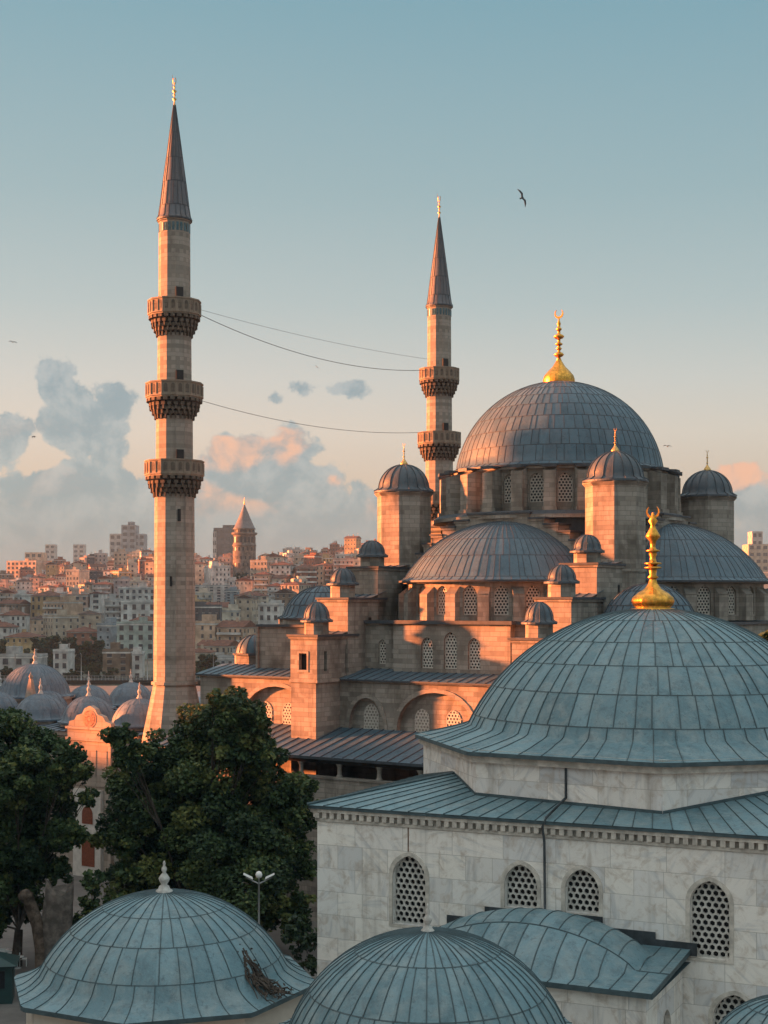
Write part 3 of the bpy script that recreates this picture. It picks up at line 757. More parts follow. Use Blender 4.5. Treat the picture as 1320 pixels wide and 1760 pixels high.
    # --- stair turrets stepping down each side of the near semi dome
    def turret_dome(z0, z1, R): return lead_dome(cap_prof(R, z1-z0-.15, z0+.15, 7, 0, [(R+.12, z0+.06, 0), (R+.28, z0, 0)]), 12, [0], sub=2, rib=(0.07, 0.05), lip=0).mesh('turret_dome', [M['lead_cap'], M['lead_cap']])
    spec = [(-15.6, -9.0, 20.7, 12, 14.35, 21.75, 22.95), (-19.75, -14.5, 18.2, 12, 18.5, 19.45, 20.65), (-23.6, -18.3, 15.4, GZ, 21.95, 16.62, 18.0)]
    for side in (-1, 1):
        for i, (y0, y1, zt, zb, yc, zd, za) in enumerate(spec):
            tb = MB(); hw = 1.36 if i < 2 else 1.24
            if i == 2:
                wall(tb, (-hw, y0), (1, 0), 2*hw, 12.15, zt, [(hw-.05, 12.9, rect_poly(.72, 1.25))], 0.3)
                wall(tb, (hw, y0), (0, 1), y1-y0, 12.15, zt, [(1.1, 12.8, rect_poly(.42, 1.5)), (3.9, 12.5, arch_poly(.45, 2.3))], 0.3)
                tb.face([(-hw,y1,12.15), (-hw,y0,12.15), (-hw,y0,zt), (-hw,y1,zt)], 0)
                tb.box(-hw-.06, hw+.06, y0-.06, y1, 11.95, 12.15, 0)
                tb.box(-hw+.03, hw-.12, y0+.03, y1, zb, 11.95, 0)
                tb.box(-hw+.32, hw-.32, y0+.32, y1, 12.1, zt-.05, 4)
                fo = [(-.36-.05, 12.9), (.36-.05, 12.9), (.36-.05, 14.15), (-.36-.05, 14.15)]
                for (a, b, c, d2) in ((-.57, -.41, 12.74, 14.31), (.31, .47, 12.74, 14.31), (-.41, .31, 12.74, 12.9), (-.41, .31, 14.15, 14.31)): tb.box(a, b, y0-.05, y0, c, d2, 3)
            else:
                tb.box(-hw, hw, y0, y1, zb, zt, 0)
                tb.box(hw-.02, hw+.012, y1-3.0+(0.6 if i else 0), y1-2.6+(0.6 if i else 0), zt-3.2, zt-1.4, 4)
            tb.box(-hw-.22, hw+.22, y0-.22, y1, zt, zt+.16, 1); tb.box(-hw-.12, hw+.12, y0-.12, y1, zt-.16, zt, 0)
            seamed_plane(tb, (-hw-.1,y0+3.1,zt+.17), (hw+.1,y0+3.1,zt+.17), (hw+.1,y1,zt+.7), (-hw-.1,y1,zt+.7), .7, mat=2)
            rn = 0.98 if i < 2 else 0.95
            tb.prism(ngon(8, rn, pi/8, (0, -yc)), zt+.16, zd-.12, 0); tb.prism(ngon(8, rn+.14, pi/8, (0, -yc)), zd-.12, zd+.0, 0, True, 0, True)
            t = link('stair_turret' if i < 2 else 'buttress_tower', tb.mesh('stair_turret', [ST, SM, LD, M['minaret_stone'], M['dark']]), root, (side*9.5, 0, 0))
            link('turret_dome', turret_dome(zd, za, rn+.02), t, (0, -yc, 0))
    # --- small corner domes
    cd = lead_dome(cap_prof(3.3, 2.45, 16.9, 9, 0, [(3.5, 16.8, 0), (3.75, 16.74, 0)]), 28, [0, 4, 7], sub=2, rib=(.06,.05)).mesh('corner_dome', lm)
    for sx in (-1, 1):
        for sy in (-1, 1): link('corner_dome', cd, root, (sx*14.4, sy*14.4, 0))
    # a little domed lantern near the minaret
    ln = MB(); ln.prism(ngon(8, 1.75, pi/8), 12.2, 13.55, 0); ln.prism(ngon(8, 1.92, pi/8), 13.55, 13.7, 1, True, 1, True)
    lo = link('lantern', ln.mesh('lantern', [ST, SM]), root, (-20.9, -15.2, 0))
    link('lantern_dome', lead_dome(cap_prof(1.6, 1.5, 13.75, 7), 14, [0], sub=2, rib=(.06,.06), lip=0).mesh('lantern_dome', lm), lo)
    # --- side gallery: lean-to lead roof, short columns, balustrade
    gr = MB(); seamed_plane(gr, (-22.4,-27.2,6.92), (20.4,-27.2,6.92), (20.4,-20.5,8.42), (-22.4,-20.5,8.42), 0.95, 0.07, 0.07)
    gr.face([(-22.4,-27.2,6.92), (-22.4,-27.2,6.72), (20.4,-27.2,6.72), (20.4,-27.2,6.92)], 1)
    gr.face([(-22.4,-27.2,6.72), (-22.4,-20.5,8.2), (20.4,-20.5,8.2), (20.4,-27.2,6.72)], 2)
    g = link('gallery_roof', gr.mesh('gallery_roof', lm+[M['void']]), root)
    gw = MB(); gw.box(-22.2, 20.2, -26.9, -26.5, GZ, 5.35, 0); gw.box(-22.3, 20.3, -27.0, -26.4, 5.35, 5.5, 0); gw.box(-22.2, 20.2, -26.4, -20.6, 3.9, 4.1, 1)
    gw.box(-22.2, 20.2, -26.9, -26.6, 6.45, 6.71, 1)
    link('gallery_wall', gw.mesh('gallery_wall', [M['stone'], M['void']]), root)
    cm = MB(); cm.lathe([(.24,5.5),(.24,5.6),(.16,5.66),(.15,6.2),(.26,6.42),(.26,6.46)], 12); cme = cm.mesh('gallery_column', [M['minaret_stone']])
    for k in range(13): link('gallery_column', cme, root, (-21+k*3.4, -26.7, 0))
build_mosque()

# ------------------------------------------------------------------ minarets
def build_minarets():
    X, Y = mloc(-24.7, -21.0)
    root = thing('minaret', 'nearer and taller looking stone minaret, three carved balconies, left of the mosque', 'minaret', (X, Y), GZ, MR, 'twin minarets of the mosque')
    MS, N = M['minaret_stone'], 12
    sh = MB(); a0 = pi/12
    def sec(r0, r1, z0, z1, m=0): sh.frustum(ngon(N, r0, a0), ngon(N, r1, a0), z0, z1, m)
    sec(1.72, 1.63, 11.45, 26.9); sec(1.53, 1.50, 28.0, 33.3); sec(1.42, 1.38, 34.5, 40.1); sec(1.32, 1.29, 41.4, 48.3)
    sec(1.29, 1.29, 48.3, 49.35, 0)
    sh.prism(ngon(N, 1.90, a0), 11.22, 11.47, 0, True, 0, True); sh.prism(ngon(N, 1.38, a0), 49.3, 49.52, 0, True, 0, True)
    for k in range(24):
        a = a0+pi/24+k*pi/12; sh.obox((0,0), a, 1.20, 1.30, .19, 48.42, 49.1, None, 1)
    for z in (41.4, 34.6, 28.1):
        sh.obox((0,0), radians(-32), 1.2, 1.50 if z > 40 else (1.56 if z > 30 else 1.66), .62, z, z+2.35, None, 2)
    sh.obox((0,0), radians(-58), 1.6, 1.73, .16, 19.3, 20.1, None, 2)
    sh.obox((0,0), radians(-35), 1.45, 1.70, .25, 24.6, 25.6, None, 2)
    link('shaft', sh.mesh('shaft', [MS, M['tile'], M['dark']]), root)
    bs = MB(); bs.frustum(ngon(N, 3.35, a0), ngon(N, 2.70, a0), GZ+3, 6.5); bs.frustum(ngon(N, 2.70, a0), ngon(N, 1.72, a0), 6.5, 11.3); bs.prism(ngon(4, 4.9, pi/4), GZ, GZ+3)
    link('base', bs.mesh('base', [MS]), root)
    # balconies
    for z, ro, rs in ((40.05, 2.14, 1.36), (33.25, 2.32, 1.48), (26.85, 2.40, 1.6)):
        fl = MB(); zc = z+1.45
        fl.prism(ngon(N, ro-.02, a0), zc, zc+.16, 0, True, 0, True)
        bo = link('balcony', fl.mesh('balcony', [M['parapet_stone']]), root)
        co = MB()
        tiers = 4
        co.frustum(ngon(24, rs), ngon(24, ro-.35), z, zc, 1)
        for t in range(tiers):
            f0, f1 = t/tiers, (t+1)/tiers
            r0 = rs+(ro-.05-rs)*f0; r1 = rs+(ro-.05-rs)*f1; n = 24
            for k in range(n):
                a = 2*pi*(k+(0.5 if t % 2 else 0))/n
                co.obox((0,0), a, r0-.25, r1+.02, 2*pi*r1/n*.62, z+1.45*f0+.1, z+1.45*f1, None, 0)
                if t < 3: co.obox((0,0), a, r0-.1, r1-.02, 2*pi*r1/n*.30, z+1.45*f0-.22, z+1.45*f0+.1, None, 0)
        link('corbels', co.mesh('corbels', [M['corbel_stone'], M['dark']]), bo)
        pa = MB()
        for k in range(N):
            p, q = ngon(N, ro, a0)[k], ngon(N, ro, a0)[(k+1) % N]; d = Vector((q[0]-p[0], q[1]-p[1], 0)); L = d.length; d.normalize()
            dd = (d.x, d.y); holes = [(L*(j+.5)/3, zc+.42, arch_poly(L/3*.55, .62)) for j in range(2)]
            pa_z = zc+1.25
            wall(pa, p, dd, L, zc+.16, pa_z, [], .1)
            n = Vector((dd[1], -dd[0], 0))
            for j in range(2):        # raised tracery between flat panels, the dark of open slots put in their colour
                s = L*j/2
                for (s0, s1, z0, z1) in ((s, s+.09, zc+.2, pa_z-.1),):
                    P = lambda s, z, b: (p[0]+dd[0]*s+n.x*b, p[1]+dd[1]*s+n.y*b, z)
                    pa.face([P(s0,z0,.07), P(s1,z0,.07), P(s1,z1,.07), P(s0,z1,.07)], 0)
                    pa.face([P(s0,z0,0), P(s0,z0,.07), P(s0,z1,.07), P(s0,z1,0)], 0); pa.face([P(s1,z0,.07), P(s1,z0,0), P(s1,z1,0), P(s1,z1,.07)], 0)
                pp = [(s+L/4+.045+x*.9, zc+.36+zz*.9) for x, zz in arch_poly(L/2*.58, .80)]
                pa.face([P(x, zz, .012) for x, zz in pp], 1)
            q0 = [(p[0]-n.x*.14, p[1]-n.y*.14), (q[0]-n.x*.14, q[1]-n.y*.14)]
            pa.face([(q0[1][0],q0[1][1],zc+.16), (q0[0][0],q0[0][1],zc+.16), (q0[0][0],q0[0][1],pa_z), (q0[1][0],q0[1][1],pa_z)], 0)
        ri, ro2 = ngon(N, ro-.16, a0), ngon(N, ro+.07, a0)
        for zz0, zz1 in ((zc+1.22, zc+1.34), (zc+.12, zc+.22)):
            pa.frustum(ro2, ro2, zz0, zz1); pa.frustum(ri[::-1], ri[::-1], zz0, zz1)
            for k in range(N):
                k2 = (k+1) % N
                pa.face([(*ro2[k], zz1), (*ro2[k2], zz1), (*ri[k2], zz1), (*ri[k], zz1)], 0); pa.face([(*ro2[k2], zz0), (*ro2[k], zz0), (*ri[k], zz0), (*ri[k2], zz0)], 0)
        link('parapet', pa.mesh('parapet', [M['parapet_stone'], M['corbel_stone']]), bo)
    sp = lead_dome([(.09, 59.0, 0), (.40, 56.7, 0), (.68, 54.6, 0), (.95, 52.6, 0), (1.20, 50.6, 0), (1.33, 49.75, 0), (1.46, 49.55, 0)], 16, [0, 1, 2, 3, 4], sub=2, rib=(.055, .04), lip=.02).mesh('spire', [M['lead_spire'], M['seam']])
    s = link('spire', sp, root)
    fm = MB(); bead = lambda z, r, h: [(.045, z-h), (r, z), (.045, z+h)]
    fm.lathe([(.11, 58.9), (.06, 59.25)]+bead(59.5, .19, .16)+bead(59.85, .12, .1)+bead(60.15, .2, .17)+bead(60.5, .1, .09)+[(.03, 60.65), (.02, 60.9)], 10)
    fm.tube([(.0,0,60.7), (.14,0,60.85), (.17,0,61.05), (.10,0,61.25)], .035, 5); fm.tube([(.0,0,60.7), (-.14,0,60.85), (-.17,0,61.05), (-.10,0,61.25)], .035, 5)
    fm.tube([(-.22,0,60.1), (-.22,0,61.55)], .018, 4); fm.tube([(-.22,0,60.12), (0,0,60.12)], .015, 4)
    link('finial', fm.mesh('finial', [M['old_gold']]), s)
    r2 = dup(root); x2, y2 = mloc(-24.7, 21.0); r2.location = (x2, y2, GZ)
    r2['label'] = 'farther stone minaret rising behind the left shoulder of the main dome'
    return root, r2
M['lead_spire'] = lead('spire lead sheet', (.065,.072,.085,1), (.105,.112,.128,1), (.12,.10,.10,1), 0.55, 0.6)
build_minarets()

# ------------------------------------------------------------------ festoon cables between the minarets
def build_cables():
    A, B = mloc(-24.7, -21.0), mloc(-24.7, 21.0)
    def cable(z0, z1, sag, r, label, off):
        d = Vector((B[0]-A[0], B[1]-A[1], 0)).normalized()
        p, q = Vector((A[0], A[1], z0))+d*off, Vector((B[0], B[1], z1))-d*off
        pts = []
        for i in range(33):
            t = i/32; v = p.lerp(q, t); v.z -= sag*4*t*(1-t); pts.append(v)
        mb = MB(); mb.tube(pts, r, 5)
        tag(link('festoon_cable', mb.mesh('festoon_cable', [M['cable']])), label, 'cable', 'cables strung between the minarets')
    cable(42.4, 42.45, 1.5, .030, 'sagging dark cable between the upper balconies of the two minarets, lower of that pair', 2.25)
    cable(42.7, 43.6, .4, .016, 'thin faint taut wire above the thicker cable between the two upper minaret balconies', 2.2)
    cable(35.1, 35.9, 1.0, .024, 'single sagging cable strung between the lower minaret balconies above the sunlit cloud', 2.4)
build_cables()
# ------------------------------------------------------------------ the marble tomb in front
def build_tomb():
    TC = (10.15, 54.9)
    root = thing('tomb', 'pale veined marble tomb with broad blue green lead dome in front of mosque', 'tomb', TC, GZ, radians(-25.5))
    MB_, NL, NS = M['marble'], M['lead_near'], M['seam_near']
    oa = radians(22.5-5.5)
    H = 9.35
    wb = MB()
    holes = [(3.50, 7.12, arch_poly(1.22, 2.34)), (7.49, 8.05, arch_poly(1.12, 1.43)), (9.56, 8.07, arch_poly(1.12, 1.42)),
             (13.63, 7.05, arch_poly(1.22, 2.40)), (14.4, 3.6, arch_poly(1.35, 2.45))]
    wall(wb, (-H, -H), (1, 0), 2*H, GZ, 10.5, holes, 0.32)
    wb.face([(-H,H,GZ), (-H,-H,GZ), (-H,-H,10.5), (-H,H,10.5)], 0); wb.face([(H,-H,GZ), (H,H,GZ), (H,H,10.5), (H,-H,10.5)], 0); wb.face([(H,H,GZ), (-H,H,GZ), (-H,H,10.5), (H,H,10.5)], 0)
    wb.box(-H+.5, H-.5, -H+.5, H-.5, GZ, 10.4, 1)
    w = link('wall', wb.mesh('wall', [MB_, M['dark']]), root)
    gm = {}
    for s, z, poly in holes:
        wd = max(p[0] for p in poly)*2; h = max(p[1] for p in poly); key = (round(wd, 2), round(h, 2))
        if key not in gm: gm[key] = (grille_mesh('window', poly, 0.215, 0.405, 0.08, [M['marble_lattice'], M['dark']], 0.03), surround_mesh('window_surround', poly, 0.13, 0.035, M['marble_trim']))
        o = put_window(gm[key][0], w, (-H, -H), (1, 0), s, z, 0.21)
        link('surround', gm[key][1], o, (0, -0.21, 0))
    # cornice: fillet, dentils, eave board
    cb = MB()
    for k in range(4):
        a = k*pi/2; R = lambda x, y: (x*cos(a)-y*sin(a), x*sin(a)+y*cos(a))
        def bx(x0, x1, y0, y1, z0, z1, m=0):
            i = cb.add([(*R(x0,y0),z0),(*R(x1,y0),z0),(*R(x1,y1),z0),(*R(x0,y1),z0),(*R(x0,y0),z1),(*R(x1,y0),z1),(*R(x1,y1),z1),(*R(x0,y1),z1)])
            for q in ((0,3,2,1),(4,5,6,7),(0,1,5,4),(1,2,6,5),(2,3,7,6),(3,0,4,7)): cb.fi([i+b for b in q], m)
        e = 0.004*(k % 2)
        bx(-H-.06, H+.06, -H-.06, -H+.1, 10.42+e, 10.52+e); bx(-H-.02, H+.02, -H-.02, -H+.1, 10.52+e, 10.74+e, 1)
        n = 66
        for j in range(n):
            x = -H-.08+(2*H+.16)*(j+.5)/n; bx(x-.078, x+.078, -H-.15, -H+.05, 10.54+e, 10.735+e)
        bx(-H-.17, H+.17, -H-.17, -H+.1, 10.74+e, 10.86+e); bx(-H-.23, H+.23, -H-.23, -H+.1, 10.86+e, 10.97+e, 2)
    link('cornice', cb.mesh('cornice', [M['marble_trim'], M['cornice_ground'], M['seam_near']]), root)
    # skirt roof
    sr = MB(); e = H+.26; i = 5.2; z0, z1 = 10.98, 10.98+(e-i)*.225
    for k in range(4):
        a = k*pi/2; R = lambda x, y, z: (x*cos(a)-y*sin(a), x*sin(a)+y*cos(a), z)
        seamed_plane(sr, R(-e,-e,z0), R(e,-e,z0), R(i,-i,z1), R(-i,-i,z1), .62, .034, .03)
        sr.tube([R(-e,-e,z0+.03), R(-i,-i,z1+.03)], .05, 6, 1)
    link('skirt_roof', sr.mesh('skirt_roof', [NL, NS]), root)
    db = MB(); db.prism(ngon(8, 8.72, oa), 10.6, 13.0, 0, False)
    db.frustum(ngon(8, 8.90, oa), ngon(8, 8.90, oa), 12.55, 12.98, 2)
    ap = 8.72*cos(pi/8)
    for k in range(8):                                             # lead flashing where the roof meets the drum
        a = oa+pi/8+k*pi/4; L = 8.72*sin(pi/8)
        am = ((a+pi/4) % (pi/2))-pi/4
        P = lambda t, z, b: ((ap+b)*cos(a)-t*sin(a), (ap+b)*sin(a)+t*cos(a), z)
        def zr(t): x, y, _ = P(t, 0, .02); return 10.98+(e-max(abs(x), abs(y)))*.225
        n = 10
        for j in range(n):
            t0, t1 = -L+2*L*j/n, -L+2*L*(j+1)/n
            db.face([P(t0, zr(t0)-.02, .03), P(t1, zr(t1)-.02, .03), P(t1, zr(t1)+.10, .03), P(t0, zr(t0)+.10, .03)], 1)
    link('drum', db.mesh('drum', [MB_, M['seam_near'], M['marble_trim']]), root)
    rise, R0 = 4.35, 6.95
    prof = cap_prof(R0, rise, 13.42, 20, 0, [(7.15, 13.33, .03), (7.6, 13.22, .2), (8.2, 13.09, .6), (8.75, 12.99, .9), (9.12, 12.92, 1)])
    dm = lead_dome(prof, 58, [0, 6, 10, 13, 16, 19], oct_a0=oa, sub=2, rib=(0.036, 0.032), lip=.012, stagger=False)
    d = link('dome', dm.mesh('dome', [NL, NS]), root)
    link('finial', finial_mesh('finial', 4.0, 1.52, M['gold'], True, 'bulb'), d, (0, 0, 17.70))
    # rainwater pipe, down the drum, over the skirt roof, down the wall
    pm = MB(); fa = -pi/2-radians(5.5); ap = 8.72*cos(pi/8)+.05
    dpt = lambda t, z: (ap*cos(fa)-t*sin(fa), ap*sin(fa)+t*cos(fa), z)
    x, y, _ = dpt(.02, 0)
    pm.tube([dpt(.02, 12.9), dpt(.02, 11.55), (x-.15, -H-.24, 11.10), (x-.25, -H-.33, 10.8), (x-.25, -H-.14, 10.3), (x-.25, -H-.08, 7.9)], .045, 8)
    link('downpipe', pm.mesh('downpipe', [M['lead_dark']]), root)
    pm = MB(); pm.box(-5.9, -5.86, -H-.012, -H, 9.6, 10.42); link('stain_strip', pm.mesh('stain_strip', [M['rust']]), root)

    # ---- the lower annex against the tomb wall
    X0, X1, Y0, Y1, ze = -4.35, 3.70, -13.85, -9.36, 7.0
    an = thing('annex', 'low marble annex with bulging lead vault roof against the tomb wall', 'annex', TC, GZ, radians(-25.5))
    wb = MB()
    wall(wb, (X0+.25, Y0+.25), (1, 0), X1-X0-.5, GZ, ze-.1, [(4.0, 2.0, arch_poly(1.1, 2.2))], .3)
    wall(wb, (X1-.25, Y0+.25), (0, 1), Y1-Y0-.27, GZ, ze-.1, [(2.3, 3.6, arch_poly(1.1, 2.3))], .3)
    wb.face([(X0+.25,Y1-.02,GZ), (X0+.25,Y0+.25,GZ), (X0+.25,Y0+.25,ze-.1), (X0+.25,Y1-.02,ze-.1)], 0)
    wb.box(X0+.8, X1-.8, Y0+.8, Y1-.1, GZ, ze-.3, 1)
    aw = link('wall', wb.mesh('wall', [MB_, M['dark']]), an)
    g = grille_mesh('window', arch_poly(1.1, 2.3), .215, .405, .08, [M['marble_lattice'], M['dark']], .03)
    put_window(g, aw, (X1-.25, Y0+.25), (0, 1), 2.3, 3.6, .2)
    rb = MB(); nx, ny = 60, 30
    def hz(x, y):
        t = (y-Y0)/(Y1-Y0); q = 1-((x+.8)/3.7)**2-((y+11.15)/2.55)**2
        b = max(0, q); b = 1.18*b**.8
        return ze+.30*t+b
    idx = []
    for j in range(ny+1):
        y = Y0+(Y1-Y0)*j/ny; idx.append(rb.add([(X0+(X1-X0)*k/nx, y, hz(X0+(X1-X0)*k/nx, y)) for k in range(nx+1)]))
    rnd = random.Random(5); tones = [rnd.gauss(.5, .25) for _ in range(40)]
    for j in range(ny):
        for k in range(nx): rb.fi((idx[j]+k, idx[j]+k+1, idx[j+1]+k+1, idx[j+1]+k), 0, min(1, max(0, tones[k*13//nx+(13 if j > 13 else 0)])), True)
    for k in range(1, 14):                                         # seams run over the vault
        for y0, y1, off in ((Y0, -12.0, 0), (-12.0, Y1, .28)):
            x = X0+(X1-X0)*k/13-off; pts = []
            for j in range(13):
                y = y0+(y1-y0)*j/12; xx = x+(.0)*y; pts.append((xx, y, hz(xx, y)+.008))
            rb.tube(pts, .02, 5, 1)
    rb.tube([(X0+(X1-X0)*k/40, -12.0, hz(X0+(X1-X0)*k/40, -12.0)+.008) for k in range(41)], .024, 5, 1)
    e0 = [(X0, Y0), (X1, Y0), (X1, Y1)]
    for (ax, ay), (bx_, by) in zip(e0, e0[1:]):
        n = 30
        for k in range(n):
            p = (ax+(bx_-ax)*k/n, ay+(by-ay)*k/n); q = (ax+(bx_-ax)*(k+1)/n, ay+(by-ay)*(k+1)/n)
            rb.face([(p[0],p[1],hz(*p)-.16), (q[0],q[1],hz(*q)-.16), (q[0],q[1],hz(*q)), (p[0],p[1],hz(*p))], 1)
    rb.face([(X0,Y0,ze-.16), (X0,Y1,ze-.1), (X1,Y1,ze-.1), (X1,Y0,ze-.16)], 1)
    link('vault_roof', rb.mesh('vault_roof', [NL, NS]), an)
    fl = MB()
    for x0, x1, zt in ((-4.45, -3.1, 7.55), (-3.1, -1.9, 7.95), (-1.9, -.3, 8.02), (-.3, .9, 7.98), (.9, 2.6, 7.66), (2.6, 3.9, 7.44)):
        fl.box(x0, x1, Y1-.05, Y1-.012, 7.1, zt+.06, 0)
    link('wall_flashing', fl.mesh('wall_flashing', [M['lead_dark']]), an)
M['cornice_ground'] = plain('darker cornice ground', (.36,.33,.29,1), .85, 0, .35, 3, .2)  # darker band behind the dentils
M['marble_lattice'] = plain('weathered marble lattice', (.55,.53,.49,1), .8, 0, .25, 3, .2)
M['rust'] = plain('rusty water stain', (.17,.10,.065,1), .9, 0, .4, 6, .1)
build_tomb()

# ------------------------------------------------------------------ small domed buildings at the camera's feet
def small_dome(name, label, c, R, rise, zb, a0, n, rows, flare, wallR, wallm, fin=None, cat='domed building', tones=None):
    root = thing(name, label, cat, c, GZ, 0)
    prof = cap_prof(R, rise, zb, 12, 0, flare)
    d = link('dome', lead_dome(prof, n, rows, oct_a0=a0, sub=3, rib=(.028, .026), lip=.010, stagger=False).mesh('dome', [M['lead_near'], M['seam_near']]), root)
    wb = MB(); ze = flare[-1][1]-.12; wb.prism(ngon(8, wallR, a0), GZ, ze, 0); wb.prism(ngon(8, wallR+.08, a0), ze-.14, ze+.01, 0)
    link('wall', wb.mesh('wall', [wallm]), root)
    if fin: link('finial', finial_mesh('finial', fin[0], fin[1], M['finial_stone'], False, 'stone'), d, (0, 0, zb+rise-.03))
    return root
LD_C = (-6.80, 45.0)
small_dome('domed_building', 'teal lead dome with white stone finial and dark dead creeper, lower left', LD_C, 3.78, 2.30, 6.75, radians(-95), 38, [0, 5, 8, 11],
           [(3.92, 6.64, .1), (4.2, 6.50, .45), (4.5, 6.40, .8), (4.78, 6.33, 1)], 4.38, M['plaster'], (1.0, .52))
small_dome('domed_building', 'steep ribbed teal dome with small finial at the foot of the tomb', (1.08, 36.0), 3.46, 2.42, 7.45, radians(-100), 50, [0, 5, 9, 12],
           [(3.58, 7.36, .1), (3.82, 7.25, .5), (4.08, 7.17, .85), (4.35, 7.12, 1)], 4.02, M['marble'], (.72, .34))
small_dome('domed_building', 'edge of a small lead dome cut off by the bottom right corner', (9.75, 35.0), 1.9, 1.25, 7.25, radians(-90), 26, [0, 5, 9],
           [(2.0, 7.2, .1), (2.2, 7.12, .6), (2.4, 7.06, 1)], 2.1, M['marble'], None)
def low_roof():
    root = thing('low_building', 'low building with sloping lead roof cut off by the bottom left corner', 'building', (-14.2, 39.6), GZ, radians(8))
    b = MB(); b.box(-4, 3.0, -2.5, 2.4, GZ, 5.3); link('wall', b.mesh('wall', [M['plaster']]), root)
    r = MB(); seamed_plane(r, (-4.3,-2.8,5.35), (3.3,-2.8,5.35), (3.3,2.6,6.2), (-4.3,2.6,6.2), .6, .05, .05)
    r.face([(3.3,-2.8,5.35), (3.3,-2.8,5.25), (3.3,2.6,6.1), (3.3,2.6,6.2)], 1); r.face([(-4.3,2.6,6.2), (3.3,2.6,6.2), (3.3,2.6,5.2), (-4.3,2.6,5.2)], 1)
    link('roof', r.mesh('roof', [M['lead_near'], M['seam_near']]), root)
low_roof()
def creeper():
    mb = MB(); rnd = random.Random(3)
    def surf(r):
        pts = [(2.9, 7.72), (3.3, 7.33), (3.78, 6.78), (4.2, 6.53), (4.75, 6.36), (5.0, 6.1), (5.05, 5.3)]
        for (r0, z0), (r1, z1) in zip(pts, pts[1:]):
            if r <= r1: return z0+(z1-z0)*(r-r0)/(r1-r0)
        return pts[-1][1]
    for k in range(30):
        az = radians(-34)+rnd.gauss(0, .045); r = rnd.uniform(3.05, 3.9); pts = []
        n = rnd.randint(5, 11)
        for j in range(n):
            pts.append((LD_C[0]+r*cos(az), LD_C[1]+r*sin(az), surf(r)+rnd.uniform(.02, .16)))
            r += rnd.uniform(.03, .22); az += rnd.gauss(.006, .022)
            if r > 4.72: break
        if len(pts) > 2: mb.tube(pts, rnd.uniform(.022, .06), 5, 0, .012)
    for k in range(110):
        r = rnd.uniform(3.0, 4.6); az = radians(-34)+rnd.gauss(0, .05); p = Vector((LD_C[0]+r*cos(az), LD_C[1]+r*sin(az), surf(r)+rnd.uniform(.03, .2)))
        a = Vector((rnd.gauss(0,1), rnd.gauss(0,1), rnd.gauss(0,1))).normalized()*.07; b = a.orthogonal().normalized()*.04
        mb.face([p-a, p+b, p+a, p-b], 0)
    tag(link('dead_creeper', mb.mesh('dead_creeper', [M['bark_dark']])), 'dark dead creeper hanging down the right side of the lower left dome', 'creeper')
creeper()
